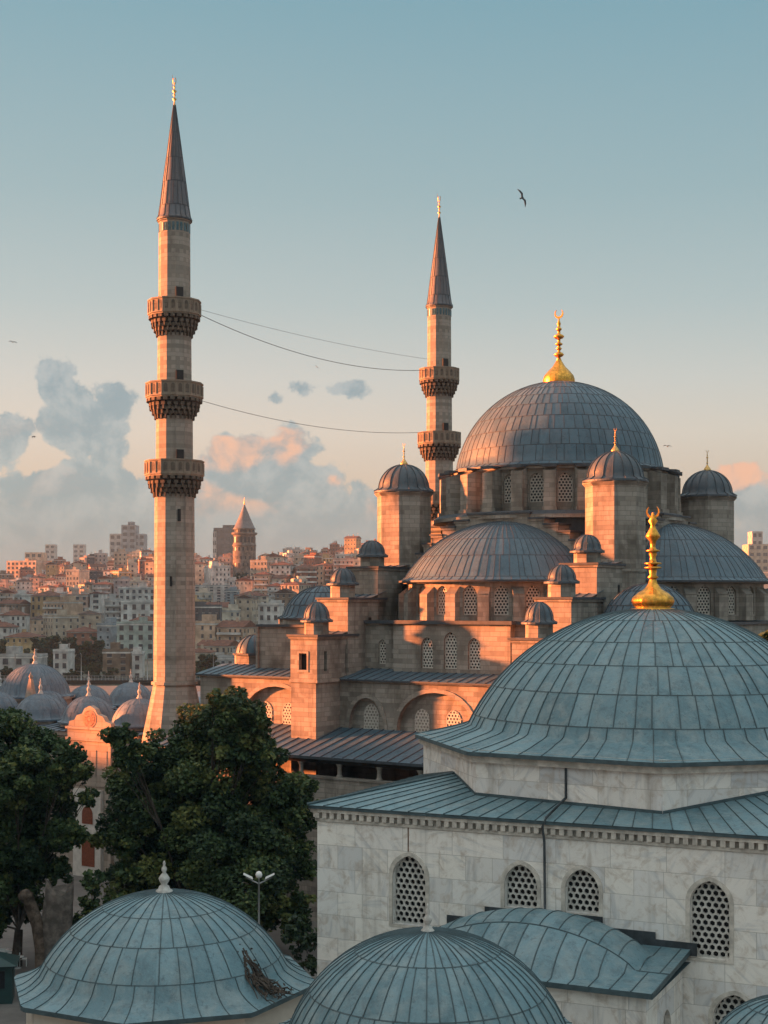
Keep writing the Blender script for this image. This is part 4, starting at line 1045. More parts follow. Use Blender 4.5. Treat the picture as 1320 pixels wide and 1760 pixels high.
# ------------------------------------------------------------------ courtyard with its small domes, left of the near minaret
def build_courtyard():
    root = thing('courtyard_arcade', 'rosy stone courtyard walls with small finialled lead domes behind the near minaret', 'courtyard', MC, GZ, MR)
    ST, lm = M['pink_stone'], [M['lead_court'], M['seam']]
    w = MB(); w.box(-58, -27.5, -22.5, -16.6, GZ, 6.9, 0); w.box(-58, -45, -16.6, 22, GZ, 6.9, 0); w.box(-58.2, -27.3, -22.75, -22.4, 6.6, 6.95, 0)
    link('arcade_wall', w.mesh('arcade_wall', [ST]), root)
    r = MB(); seamed_plane(r, (-58.3,-22.9,6.98), (-27.2,-22.9,6.98), (-27.2,-19.5,7.35), (-58.3,-19.5,7.35), .8); r.box(-58.3, -27.2, -19.6, -16.4, 6.98, 7.33, 0); r.box(-58.3, -44.8, -16.4, 22, 6.98, 7.34, 0)
    link('arcade_roof', r.mesh('arcade_roof', lm), root)
    dm = lead_dome(cap_prof(2.35, 2.05, 7.75, 9, 0, [(2.5, 7.66, 0), (2.7, 7.6, 0)]), 16, [0, 4, 7], sub=3, rib=(.035, .02), lip=.008).mesh('dome', [M['lead_court'], M['lead_court']])
    dr = MB(); dr.prism(ngon(8, 2.6, pi/8), 7.2, 7.6, 0); drm = dr.mesh('drum', [ST])
    fm = finial_mesh('finial', 1.45, .5, M['finial_stone'], False, 'stone')
    for x, y in [(-30,-19.5), (-36,-19.5), (-42,-19.5), (-48,-19.5), (-54,-19.5), (-48,-13.5), (-48,-7.5), (-48,-1.5), (-48, 4.5), (-54,-13.5)]:
        d = link('dome', dm, root, (x, y, 0)); link('drum', drm, d); link('finial', fm, d, (0, 0, 9.75))
    # gate with a stepped gable and carved rosette
    g = MB(); g.box(-34.6, -29.6, -23.4, -20.5, GZ, 7.3, 0); g.box(-34.75, -29.45, -23.55, -20.4, 6.35, 6.6, 0); g.box(-34.75, -29.45, -23.55, -20.4, 7.3, 7.5, 0)
    for q in range(4): g.box(-34.2+q*1.2, -33.6+q*1.2, -23.44, -23.4, 3.4, 5.6, 0)
    g.box(-34.7, -29.5, -23.5, -20.45, 2.6, 2.85, 0)
    ol = [(-34.6,7.5), (-29.6,7.5), (-29.7,7.9), (-30.3,8.05), (-30.6,8.45), (-31.2,8.6), (-31.5,9.05), (-32.1,9.3), (-32.7,9.05), (-33,8.6), (-33.6,8.45), (-33.9,8.05), (-34.5,7.9)]
    i = g.add([(x,-23.3,z) for x, z in ol]); j = g.add([(x,-22.8,z) for x, z in ol]); n = len(ol)
    g.fi(range(i, i+n), 0); g.fi(reversed(range(j, j+n)), 0)
    for k in range(n): g.fi((i+k, j+k, j+(k+1)%n, i+(k+1)%n), 0)
    go = link('portal', g.mesh('portal', [ST]), root)
    ro = MB(); 
    for q in range(12):
        a = q*pi/6; c = (-32.1+.42*cos(a), 8.2+.42*sin(a))
        ro.face([(c[0]+.19*cos(b*pi/4), -23.36, c[1]+.19*sin(b*pi/4)) for b in range(8)], 0)
    ro.face([(-32.1+.2*cos(b*pi/6), -23.37, 8.2+.2*sin(b*pi/6)) for b in range(12)], 0)
    for b in range(24):
        a0, a1 = b*pi/12, (b+1)*pi/12
        ro.face([(-32.1+.66*cos(a0),-23.35,8.2+.66*sin(a0)), (-32.1+.76*cos(a0),-23.35,8.2+.76*sin(a0)), (-32.1+.76*cos(a1),-23.35,8.2+.76*sin(a1)), (-32.1+.66*cos(a1),-23.35,8.2+.66*sin(a1))][::-1], 0)
    link('rosette', ro.mesh('rosette', [M['rosette']]), go)
    # white surround, arched brown shutter above, red brown door below
    d = MB(); d.box(-33.6, -30.4, -23.75, -23.42, GZ, 2.3, 0); d.box(-33.75, -30.25, -23.85, -23.75, -1.35, -.95, 0)
    do = link('doorway', d.mesh('doorway', [M['white_stone']]), root)
    link('shutter', pane_mesh('shutter', arch_poly(1.25, 1.55), 'brown'), do, (-31.9, -23.78, -.55))
    link('door', pane_mesh('door', rect_poly(1.5, 2.5), 'brown'), do, (-31.8, -23.78, -4.1))
    for x in (-38.5, -43, -47.5):
        link('window', pane_mesh('window', rect_poly(1.0, 1.9), 'dark'), root, (x, -22.52, -1.5)); link('window', pane_mesh('window', arch_poly(.9, 1.4), 'dark'), root, (x, -22.52, 3.2))
M['lead_court'] = lead('pale courtyard lead', (.07,.105,.14,1), (.12,.16,.20,1), (.13,.14,.155,1), .55, .7)
M['rosette'] = plain('red carved stone', (.42,.20,.14,1), .8, 0, .2, 5)
M['white_stone'] = plain('whitewashed stone', (.55,.50,.45,1), .85, 0, .15, 2, .2)
build_courtyard()
def big_court_dome():
    x, y, z = at(60, 1180, 141)
    root = thing('fountain_kiosk', 'largest far courtyard dome, bulky grey purple lead, at the left edge', 'domed building', (x, y), GZ, 0)
    link('dome', lead_dome(cap_prof(3.35, 2.85, 9.2, 10, 0, [(3.5, 9.1, 0), (3.75, 9.0, 0)]), 36, [0, 5, 8], sub=2, rib=(.04, .025), lip=.01).mesh('dome', [M['lead_court'], M['lead_court']]), root)
    b = MB(); b.prism(ngon(8, 3.6, pi/8), GZ, 9.0, 0); b.prism(ngon(8, 3.9, pi/8), 8.7, 8.95, 0, True, 0, True); link('wall', b.mesh('wall', [M['pink_stone']]), root)
    link('finial', finial_mesh('finial', 1.6, .6, M['finial_stone'], False, 'stone'), root, (0, 0, 11.95))
    x, y, z = at(53, 1200, 133)
    p = MB(); p.frustum(ngon(4, .95, .3), ngon(4, .18, .3), 7.2, 11.0); p.prism(ngon(4, 1.1, .3), GZ, 7.2); p.lathe([(.12,11), (.2,11.2), (.05,11.5), (0,11.7)], 8)
    o = link('pinnacle', p.mesh('pinnacle', [M['pink_stone']]), None, (x, y, 0)); tag(o, 'pale pink pyramid pinnacle standing before the bulky courtyard dome', 'pinnacle')
big_court_dome()

# ------------------------------------------------------------------ trees
def leaves(name, blobs, per_m2, size, matl, seed, sub_n=16, warm=None, parent=None):
    rnd = random.Random(seed); V = []; Fc = []; T = []
    for (bx, by, bz, R) in blobs:
        for s in range(sub_n):
            a = rnd.uniform(0, 2*pi); cz = rnd.uniform(-1, 1); q = sqrt(1-cz*cz); rr = R*rnd.uniform(.25, 1.05)
            c = (bx+rr*q*cos(a), by+rr*q*sin(a), bz+rr*cz*.92); sr = R*rnd.uniform(.20, .42)
            tone = min(.85, max(.05, rnd.gauss(.40, .26))); n = int(per_m2*sr*sr)
            for k in range(n):
                a = rnd.uniform(0, 2*pi); z = rnd.uniform(-1, 1); q = sqrt(1-z*z); r = sr*rnd.uniform(.25, 1.0)**.5
                p = (c[0]+r*q*cos(a), c[1]+r*q*sin(a), c[2]+r*z*.75)
                l = size*rnd.uniform(.6, 1.25)
                ax = Vector((rnd.gauss(0,1), rnd.gauss(0,1), rnd.gauss(0,.7)-.3)); ax.normalize()
                up = Vector((q*cos(a)*.5+rnd.gauss(0,.5), q*sin(a)*.5+rnd.gauss(0,.5), .7+rnd.gauss(0,.4)))
                sd_ = ax.cross(up)
                if sd_.length < 1e-3: continue
                sd_.normalize(); h = ax*l; w = sd_*l*.42
                i = len(V); V += [(p[0]-h.x*.5, p[1]-h.y*.5, p[2]-h.z*.5), (p[0]+w.x, p[1]+w.y, p[2]+w.z), (p[0]+h.x*.6, p[1]+h.y*.6, p[2]+h.z*.6), (p[0]-w.x, p[1]-w.y, p[2]-w.z)]
                Fc.append((i, i+1, i+2, i+3)); T.append(min(1, max(0, tone+rnd.gauss(0, .16))))
    me = bpy.data.meshes.new(name); me.from_pydata(V, [], Fc); me.materials.append(matl)
    at_ = me.attributes.new('tone', 'FLOAT', 'FACE'); at_.data.foreach_set('value', T); me.update()
    return link(name, me, parent)
def tree(label, base, r0, blobs, per, size, seed, matl=None, bark=None, group=None, name='tree', sub_n=16):
    root = thing(name, label, 'tree', base[:2], base[2], 0, group)
    rnd = random.Random(seed+1); tb = MB()
    loc = [(x-base[0], y-base[1], z, r) for x, y, z, r in blobs]
    cx = sum(b[0] for b in loc)/len(loc); cy = sum(b[1] for b in loc)/len(loc); zlow = min(b[2]-b[3]*.3 for b in loc)
    fork = (cx*.25, cy*.25, base[2]+max(1.0, (zlow-base[2])*.95))
    tb.tube([(0,0,base[2]-.3), (.05*r0,0,base[2]+.5), (cx*.12,cy*.12,(base[2]+fork[2])/2), fork], r0*1.25, 10, 0, r0*.8)
    for b in loc:
        mid = (fork[0]+(b[0]-fork[0])*.5+rnd.uniform(-.3,.3), fork[1]+(b[1]-fork[1])*.5, fork[2]+(b[2]-fork[2])*.6)
        tb.tube([fork, mid, (b[0], b[1], b[2]+b[3]*.3)], r0*.24, 6, 0, r0*.04)
        for k in range(3):
            a = rnd.uniform(0, 2*pi); tb.tube([mid, (b[0]+b[3]*.7*cos(a), b[1]+b[3]*.7*sin(a), b[2]+rnd.uniform(-.5,.6)*b[3])], r0*.10, 5, 0, r0*.03)
    link('trunk', tb.mesh('trunk', [bark or M['bark']]), root)
    c = leaves('crown', loc, per, size, matl or M['leaf'], seed, sub_n, parent=root)
    c.location.z = -base[2]
    return root
def pxblobs(lst, D, depth, seed):
    rnd = random.Random(seed); out = []
    for px, py, r in lst:
        d = D+rnd.uniform(-depth, depth); x, y, z = at(px, py, d); out.append((x, y, z, r/F*d))
    return out
b1 = pxblobs([(405,1232,48),(352,1262,58),(300,1315,62),(432,1290,62),(470,1370,72),(502,1400,46),(375,1385,100),(275,1395,82),(222,1300,34),(204,1268,26),(232,1352,52),
              (212,1430,46),(300,1490,92),(410,1490,95),(490,1470,58),(390,1580,80),(500,1570,44),(250,1530,55),(330,1330,60),(442,1235,26),(380,1205,22),(520,1360,26)], 95, 3.2, 1)
tree('big dark leafy plane tree rising between the near minaret and marble tomb', (*at(330, 1600, 95)[:2], GZ), .55, b1, 310, .27, 11, bark=M['bark_dark'], sub_n=44)
b2 = pxblobs([(14,1262,46),(62,1290,52),(112,1306,36),(20,1340,66),(88,1362,60),(140,1330,22),(45,1440,78),(112,1430,36),(-30,1400,80),(25,1510,52),(92,1492,32),(-20,1490,60),(150,1372,18),(-40,1300,60),(5,1238,20),(8,1560,36),(48,1552,28),(-15,1585,30)], 92, 3.0, 2)
tree('dark leafy tree at the left edge in front of the courtyard wall', (*at(28, 1640, 92)[:2], GZ), .32, b2, 310, .27, 12, bark=M['bark_dark'], sub_n=40)
b3 = pxblobs([(160,1512,26),(188,1545,36),(150,1558,26),(215,1500,26),(130,1590,22)], 90, 1.0, 3)
tree('low bushy tree between the two big trees, above the lower left dome', (*at(170, 1640, 90)[:2], GZ), .14, b3, 190, .32, 13, bark=M['bark_dark'])
b4 = pxblobs([(518,1622,26),(500,1598,22),(532,1655,20),(545,1612,16)], 80, 1.0, 4)
tree('small paler shrub beside the left corner of the marble tomb', (*at(520, 1690, 80)[:2], GZ), .10, b4, 200, .30, 14, matl=M['leaf_dull'], bark=M['bark_dark'])
b5 = pxblobs([(1312,1100,24),(1335,1092,26),(1340,1120,30)], 82, 1.0, 5)
tree('tip of a dark tree peeping out beside the marble tomb dome, right edge', (*at(1332, 1180, 82)[:2], GZ), .25, b5, 220, .34, 15, bark=M['bark_dark'])
def red_leaves():
    pass
def pollard():
    x, y, z = at(88, 1660, 88)
    root = thing('pollarded_tree', 'thick pollarded bare trunk with a knobbly stub at the left', 'bare tree', (x, y), GZ, 0)
    mb = MB(); rnd = random.Random(8); n = 18; rows = []
    for j in range(15):
        t = j/14; zz = GZ-.2+t*6.0; row = []
        for k in range(n):
            a = 2*pi*k/n; r = (1.08-.25*t+.35*max(0, .2-t)*2)*(1+.10*sin(3*a+t*3)+.06*sin(7*a)+rnd.uniform(-.03,.03)); top = (.35*sin(2*a+1)+rnd.uniform(-.15,.25)) if j == 14 else 0
            row.append((.55*t**1.5+r*cos(a), r*.8*sin(a), zz+top))
        rows.append(mb.add(row))
    for A, B in zip(rows, rows[1:]):
        for k in range(n): mb.fi((A+k, A+(k+1)%n, B+(k+1)%n, B+k), 0, .5, True)
    mb.fi(range(rows[-1], rows[-1]+n), 0)
    link('trunk', mb.mesh('trunk', [M['bark']]), root)
    k = MB(); k.tube([(-.45,-.45,GZ-.1), (-.5,-.5,GZ+2.2), (-.7,-.5,GZ+3.6), (-1.0,-.5,GZ+4.5), (-1.35,-.5,GZ+5.2)], .44, 12, 0, .36)
    k.lathe([(0,-.5), (.34,-.42), (.52,-.1), (.5,.2), (.3,.45), (0,.5)], 12)
    for i in range(len(k.v)-50, len(k.v)):
        v = k.v[i]; k.v[i] = (v[0]*.85-1.42, v[1]*.85-.5, v[2]*.8+GZ+5.3)
    for i, v in enumerate(k.v): k.v[i] = tuple(q+rnd.uniform(-.06, .06) for q in v)
    link('stub', k.mesh('stub', [M['bark_brown']]), root)
M['bark_brown'] = plain('brown stub bark', (.10,.075,.058,1), .95, 0, .5, 3, .15)
pollard()

# ------------------------------------------------------------------ street furniture on the square
def street_lamp():
    x, y, z = at(445, 1510, 84)
    root = thing('street_lamp', 'grey twin armed street lamp with central globe before the big tree', 'street lamp', (x, y), GZ, 0)
    p = MB(); p.tube([(0,0,GZ), (0,0,GZ+1)], .11, 8, 0, .08); p.tube([(0,0,GZ+1), (0,0,2.2)], .075, 8, 0, .05); link('pole', p.mesh('pole', [M['metal']]), root)
    for s in (-1, 1):
        a = MB(); a.tube([(0,0,1.75), (s*.35,0,1.9), (s*.75,0,2.12)], .04, 6); link('arm', a.mesh('arm', [M['metal']]), root)
        h = MB(); i = h.add([(s*.35,-.12,2.0),(s*.9,-.1,2.28),(s*.9,.1,2.28),(s*.35,.12,2.0),(s*.38,-.08,2.12),(s*.88,-.06,2.36),(s*.88,.06,2.36),(s*.38,.08,2.12)])
        for q in ((0,1,2,3),(7,6,5,4),(0,4,5,1),(1,5,6,2),(2,6,7,3),(3,7,4,0)): h.fi([i+b for b in q], 0)
        link('lamp_head', h.mesh('lamp_head', [M['white']]), root)
    g = MB(); g.lathe([(0,2.48), (.14,2.42), (.2,2.28), (.16,2.12), (.06,2.05)], 14); link('globe', g.mesh('globe', [M['white']]), root)
street_lamp()
def cafe():
    c = MB()
    c.box(-.22, .22, -.22, .22, .42, .46); c.box(-.22, .22, .18, .22, .46, .85)
    for sx in (-1, 1):
        c.box(sx*.2-.02, sx*.2+.02, -.21, -.17, 0, .42); c.box(sx*.2-.02, sx*.2+.02, .17, .21, 0, .42); c.box(sx*.24-.02, sx*.24+.02, -.2, .2, .62, .66)
    seat = MB(); seat.box(-.22, .22, -.22, .22, .42, .46); back = MB(); back.box(-.22, .22, .18, .22, .5, .88)
    leg = MB(); leg.box(-.02, .02, -.02, .02, 0, .418)
    sm, bm, lm = seat.mesh('seat', [M['white']]), back.mesh('backrest', [M['white']]), leg.mesh('leg', [M['white']])
    spots = [((4,1655), 20, 'white cafe chair nearest the left edge of the picture, by the dark trunk'), ((20,1650), -60, 'white cafe chair just left of the dark thin trunk'),
             ((40,1660), 100, 'white cafe chair between the dark thin trunk and the thick pollard'), ((12,1668), 190, 'white cafe chair closest to the lower left dome')]
    for (p, rz, lab) in spots:
        t = (CZ-GZ)*F/(p[1]-HY); x, y, z = at(p[0], p[1], t)
        r = thing('chair', lab, 'chair', (x, y), GZ, radians(rz), 'white chairs of the cafe under the left tree')
        for m_, nm in ((sm, 'seat'), (bm, 'backrest')): link(nm, m_, r, (0, 0, 0+GZ))
        for sx in (-.2, .2):
            for sy in (-.2, .2): link('leg', lm, r, (sx, sy, GZ))
    top = MB(); top.lathe([(0,.74), (.4,.74), (.4,.71), (0,.71)], 16); pl = MB(); pl.tube([(0,0,0), (0,0,.71)], .035, 8); pl.lathe([(0,.04), (.22,.03), (.24,0)], 12)
    tm, pm = top.mesh('table_top', [M['white']]), pl.mesh('pedestal', [M['metal']])
    for p, lab in (((11,1653), 'round white cafe table by the dark thin trunk'), ((30,1664), 'round white cafe table nearest the lower left dome')):
        t = (CZ-GZ)*F/(p[1]-HY); x, y, z = at(p[0], p[1], t); r = thing('table', lab, 'table', (x, y), GZ, 0, 'round tables of the cafe under the left tree'); link('table_top', tm, r, (0,0,GZ)); link('pedestal', pm, r, (0,0,GZ))
    x, y, z = at(-26, 1705, 84)
    k = thing('kiosk', 'small dark green market kiosk half hidden at the lower left edge', 'kiosk', (x, y), GZ, radians(10))
    b = MB(); b.box(-1.6, 1.6, -1.0, 1.0, GZ, GZ+2.2); b.box(-1.2, 1.2, -1.03, -1.0, GZ+.9, GZ+1.9, 1); link('body', b.mesh('body', [M['green'], M['dark']]), k)
    r = MB(); i = r.add([(-1.9,-1.3,GZ+2.2),(1.9,-1.3,GZ+2.2),(1.9,1.3,GZ+2.2),(-1.9,1.3,GZ+2.2),(0,0,GZ+3.0)])
    for q in ((0,1,4),(1,2,4),(2,3,4),(3,0,4),(3,2,1,0)): r.fi([i+b_ for b_ in q], 0)
    link('roof', r.mesh('roof', [M['green']]), k)
M['green'] = plain('dark green paint', (.015,.045,.045,1), .5, 0, .2, 2)
cafe()
# ------------------------------------------------------------------ birds
def bird(px, py, D, span, label, roll, yaw, pitch=0):
    mb = MB()
    mb.lathe([(0,-.26), (.035,-.22), (.055,-.1), (.06,.02), (.045,.14), (.04,.19), (.03,.24), (0,.29)], 10)
    mb.v = [(x, z, y) for x, y, z in mb.v]
    mb.face([(-.02,-.22,0), (.02,-.22,0), (.07,-.38,0), (-.07,-.38,0)], 0)
    for s in (-1, 1):
        top = [(0,.14,.02), (s*.22,.20,.09), (s*.42,.10,.06), (s*.58,-.10,.0)]; bot = [(0,-.14,.02), (s*.22,-.08,.08), (s*.42,-.13,.05), (s*.58,-.12,.0)]
        for dz in (.008, -.008):
            for a in range(3):
                q = [top[a], top[a+1], bot[a+1], bot[a]]; q = [(x, y, z+dz) for x, y, z in q]; mb.face(q if (dz > 0) == (s < 0) else q[::-1], 0)
        for ch in (top, bot):
            for a in range(3): mb.face([(*ch[a][:2], ch[a][2]-.008), (*ch[a+1][:2], ch[a+1][2]-.008), (*ch[a+1][:2], ch[a+1][2]+.008), (*ch[a][:2], ch[a][2]+.008)], 0)
    k = span/1.16; mb.v = [(x*k, y*k, z*k) for x, y, z in mb.v]
    o = tag(link('bird', mb.mesh('bird', [M['bird']], False)), label, 'bird', 'birds in the evening sky')
    o.location = at(px, py, D); o.rotation_euler = (radians(pitch), radians(roll), radians(yaw))
bird(897, 340, 90, 1.20, 'largest dark gull banking steeply high above the main dome', 62, 25, 55)
bird(22, 588, 170, 1.0, 'small dark bird gliding by the left edge above the cloud bank', 8, 20, 25)
bird(58, 751, 200, .9, 'tiny dark bird against the left grey cloud', -14, 60, 25)
bird(545, 631, 180, .8, 'tiny dark bird just beneath the thick cable between the minarets', 30, 40, 30)
bird(1147, 767, 170, 1.1, 'tiny pale looking bird just right of the main dome', 3, 10, 20)
# ------------------------------------------------------------------ the city on the far hillside
WALLC = {'white': (.60,.585,.56,1), 'cream': (.55,.49,.40,1), 'pale grey': (.42,.42,.41,1), 'beige': (.46,.385,.30,1), 'ochre': (.50,.35,.19,1), 'pink': (.50,.35,.29,1),
         'brick red': (.28,.13,.09,1), 'brown': (.22,.165,.125,1), 'blue grey': (.27,.31,.34,1), 'peach': (.56,.40,.29,1), 'pale green': (.40,.46,.42,1), 'dark grey': (.10,.105,.115,1)}
HM = {k: plain(k+' facade paint', tuple(q*.92 for q in v[:3])+(1,), .88, 0, .35, .25, .2) for k, v in WALLC.items()}
HW = plain('window glass', (.06,.068,.078,1), .2, 0, .5, .3, .5)
RT = plain('terracotta roof tile', (.15,.065,.045,1), .85, 0, .4, .6, .2); RG = plain('grey flat roof', (.12,.12,.12,1), .85, 0, .35, .4, .2); RD = plain('rust brown roof', (.085,.055,.045,1), .85, 0, .4, .5, .2)
def house_mesh(w, d, h, floors, bay, wm, rnd, style=0, windows=True):
    mb = MB(); mb.box(-w/2, w/2, -d/2, d/2, -4, h, 0)
    fh = h/floors; ww, wh = bay*rnd.uniform(.28, .45), fh*rnd.uniform(.36, .52)
    sides = [((-w/2, -d/2), (1, 0), w), ((w/2, -d/2), (0, 1), d), ((-w/2, d/2), (0, -1), d)]
    for (o, dr, L) in sides:
        n = (dr[1], -dr[0]); P = lambda s, z, b: (o[0]+dr[0]*s+n[0]*b, o[1]+dr[1]*s+n[1]*b, z)
        blank = dr[0] == 0 and rnd.random() < .35
        k = max(1, int(L/bay))
        for f in range(floors):
            zb = f*fh
            if windows and not blank:
                for j in range(k):
                    if rnd.random() < .14: continue
                    s = L*(j+.5)/k; z0 = zb+fh*.25; z1 = z0+wh; a, b = s-ww/2, s+ww/2
                    mb.face([P(a,z0,.05), P(b,z0,.05), P(b,z1,.05), P(a,z1,.05)], 1)
                    mb.face([P(a-.1,z0-.18,.22), P(b+.1,z0-.18,.22), P(b+.1,z0-.02,.22), P(a-.1,z0-.02,.22)], 2); mb.face([P(a-.1,z0-.02,.22), P(b+.1,z0-.02,.22), P(b+.1,z0-.02,0), P(a-.1,z0-.02,0)], 2)
            if style == 1 and dr[0] == 1 and f > 0:                 # balcony slabs
                mb.face([P(.4,zb,1.1), P(L-.4,zb,1.1), P(L-.4,zb+.9,1.1), P(.4,zb+.9,1.1)], 2); mb.face([P(.4,zb+.9,1.1), P(L-.4,zb+.9,1.1), P(L-.4,zb+.9,0), P(.4,zb+.9,0)], 1); mb.face([P(.4,zb,0), P(L-.4,zb,0), P(L-.4,zb,1.1), P(.4,zb,1.1)], 2)
        mb.face([P(-.15,h-.45,.16), P(L+.15,h-.45,.16), P(L+.15,h+.02,.16), P(-.15,h+.02,.16)], 2); mb.face([P(-.15,h-.45,0), P(L+.15,h-.45,0), P(L+.15,h-.45,.16), P(-.15,h-.45,.16)], 2)
    return mb
def roof_mesh(w, d, h, kind, rnd):
    r = MB(); e = .45
    if kind in ('hip', 'gable'):
        rh = min(w, d)*rnd.uniform(.16, .26); x, y = w/2+e, d/2+e
        if w >= d: q = (w-d)/2 if kind == 'hip' else w/2+e; A, B = (-q,0,h+rh), (q,0,h+rh)
        else: q = (d-w)/2 if kind == 'hip' else d/2+e; A, B = (0,-q,h+rh), (0,q,h+rh)
        c = [(-x,-y,h+.03), (x,-y,h+.03), (x,y,h+.03), (-x,y,h+.03)]
        if w >= d: fs = [[c[0],c[1],B,A], [c[2],c[3],A,B], [c[1],c[2],B], [c[3],c[0],A]]
        else: fs = [[c[0],c[1],A], [c[1],c[2],B,A], [c[2],c[3],B], [c[3],c[0],A,B]]
        for f in fs: r.face(f, 0)
        r.face([(p[0], p[1], h-.12) for p in c][::-1], 0)
        for a in range(4): p, q2 = c[a], c[(a+1)%4]; r.face([(*p[:2],h-.12), (*q2[:2],h-.12), q2, p], 0)
        for k in range(rnd.randint(1, 2)): cx, cy = rnd.uniform(-w*.3, w*.3), rnd.uniform(-d*.2, d*.2); r.box(cx-.4, cx+.4, cy-.4, cy+.4, h, h+rh+1.0, 1)
    else:
        r.box(-w/2-.1, w/2+.1, -d/2-.1, d/2+.1, h+.02, h+.12, 0)
        for (x0, x1, y0, y1) in ((-w/2-.1, w/2+.1, -d/2-.1, -d/2+.15), (-w/2-.1, w/2+.1, d/2-.15, d/2+.1), (-w/2-.1, -w/2+.15, -d/2+.15, d/2-.15), (w/2-.15, w/2+.1, -d/2+.15, d/2-.15)): r.box(x0, x1, y0, y1, h+.12, h+.85, 1)
        bw = rnd.uniform(2, 4.5); cx = rnd.uniform(-w*.25, w*.25); r.box(cx-bw/2, cx+bw/2, -d*.1, d*.3, h+.12, h+rnd.uniform(2.0, 3.4), 1)
        for k in range(rnd.randint(1, 3)): ax, ay = rnd.uniform(-w*.4, w*.4), rnd.uniform(-d*.35, d*.35); r.box(ax-.5, ax+.5, ay-.4, ay+.4, h+.12, h+1.3, 1)
    for k in range(rnd.randint(1, 3)):
        ax, ay = rnd.uniform(-w*.4, w*.4), rnd.uniform(-d*.3, d*.3); hh = rnd.uniform(2, 4.5); r.box(ax-.06, ax+.06, ay-.06, ay+.06, h, h+hh, 1); r.box(ax-.6, ax+.6, ay-.04, ay+.04, h+hh*.85, h+hh*.85+.1, 1)
    return r
ORD = ['first','second','third','fourth','fifth','sixth','seventh','eighth','ninth','tenth','eleventh','twelfth','thirteenth','fourteenth','fifteenth','sixteenth','seventeenth','eighteenth','nineteenth','twentieth','twenty-first','twenty-second','twenty-third','twenty-fourth','twenty-fifth','twenty-sixth','twenty-seventh','twenty-eighth','twenty-ninth','thirtieth','thirty-first','thirty-second','thirty-third','thirty-fourth','thirty-fifth']
NUM = {2:'two', 3:'three', 4:'four', 5:'five', 6:'six', 7:'seven', 8:'eight'}
def landmark(label, name, px, ytop, D, wpx, dep, floors, colr, roof, rot, bay=3.0, base=None, seed=0, cat='building', style=0):
    """one of the bigger buildings: every window is an object of its own"""
    rnd = random.Random(seed); x, y, zt = at(px, ytop, D); zb = hill_z(x, D)-1.0 if base is None else base
    w = wpx/F*D; h = zt-zb
    root = thing(name, label, cat, (x, y), zb, radians(rot))
    mb = house_mesh(w, dep, h, floors, bay, None, rnd, style, False); b = link('walls', mb.mesh('walls', [HM[colr], HW, HM['white'] if colr != 'white' else HM['pale grey']]), root, (0, 0, zb))
    rr = RG if roof == 'flat' else RT
    if roof != 'none': link('roof', roof_mesh(w, dep, h, roof, rnd).mesh('roof', [rr, HM[colr]]), root, (0, 0, zb))
    fh = h/floors; ww, wh = bay*.5, fh*.55
    wm = MB(); wm.box(-ww/2, ww/2, -.06, .05, 0, wh, 0); wm.box(-ww/2-.12, ww/2+.12, -.2, 0.02, -.16, 0, 1); me = wm.mesh('window', [HW, HM['pale grey']])
    cnt = 0
    for (o, dr, L) in (((-w/2, -dep/2), (1, 0), w), ((-w/2, dep/2), (0, -1), dep)):
        k = max(1, int(L/bay)); n = (dr[1], -dr[0])
        for f in range(floors):
            for j in range(k):
                if f*fh < h*.15 and h > 40: continue
                if cnt >= 95: break
                s = L*(j+.5)/k; link('window', me, b, (o[0]+dr[0]*s+n[0]*.02, o[1]+dr[1]*s+n[1]*.02, f*fh+fh*.28), atan2(dr[1], dr[0])); cnt += 1
    return (px, D, wpx)
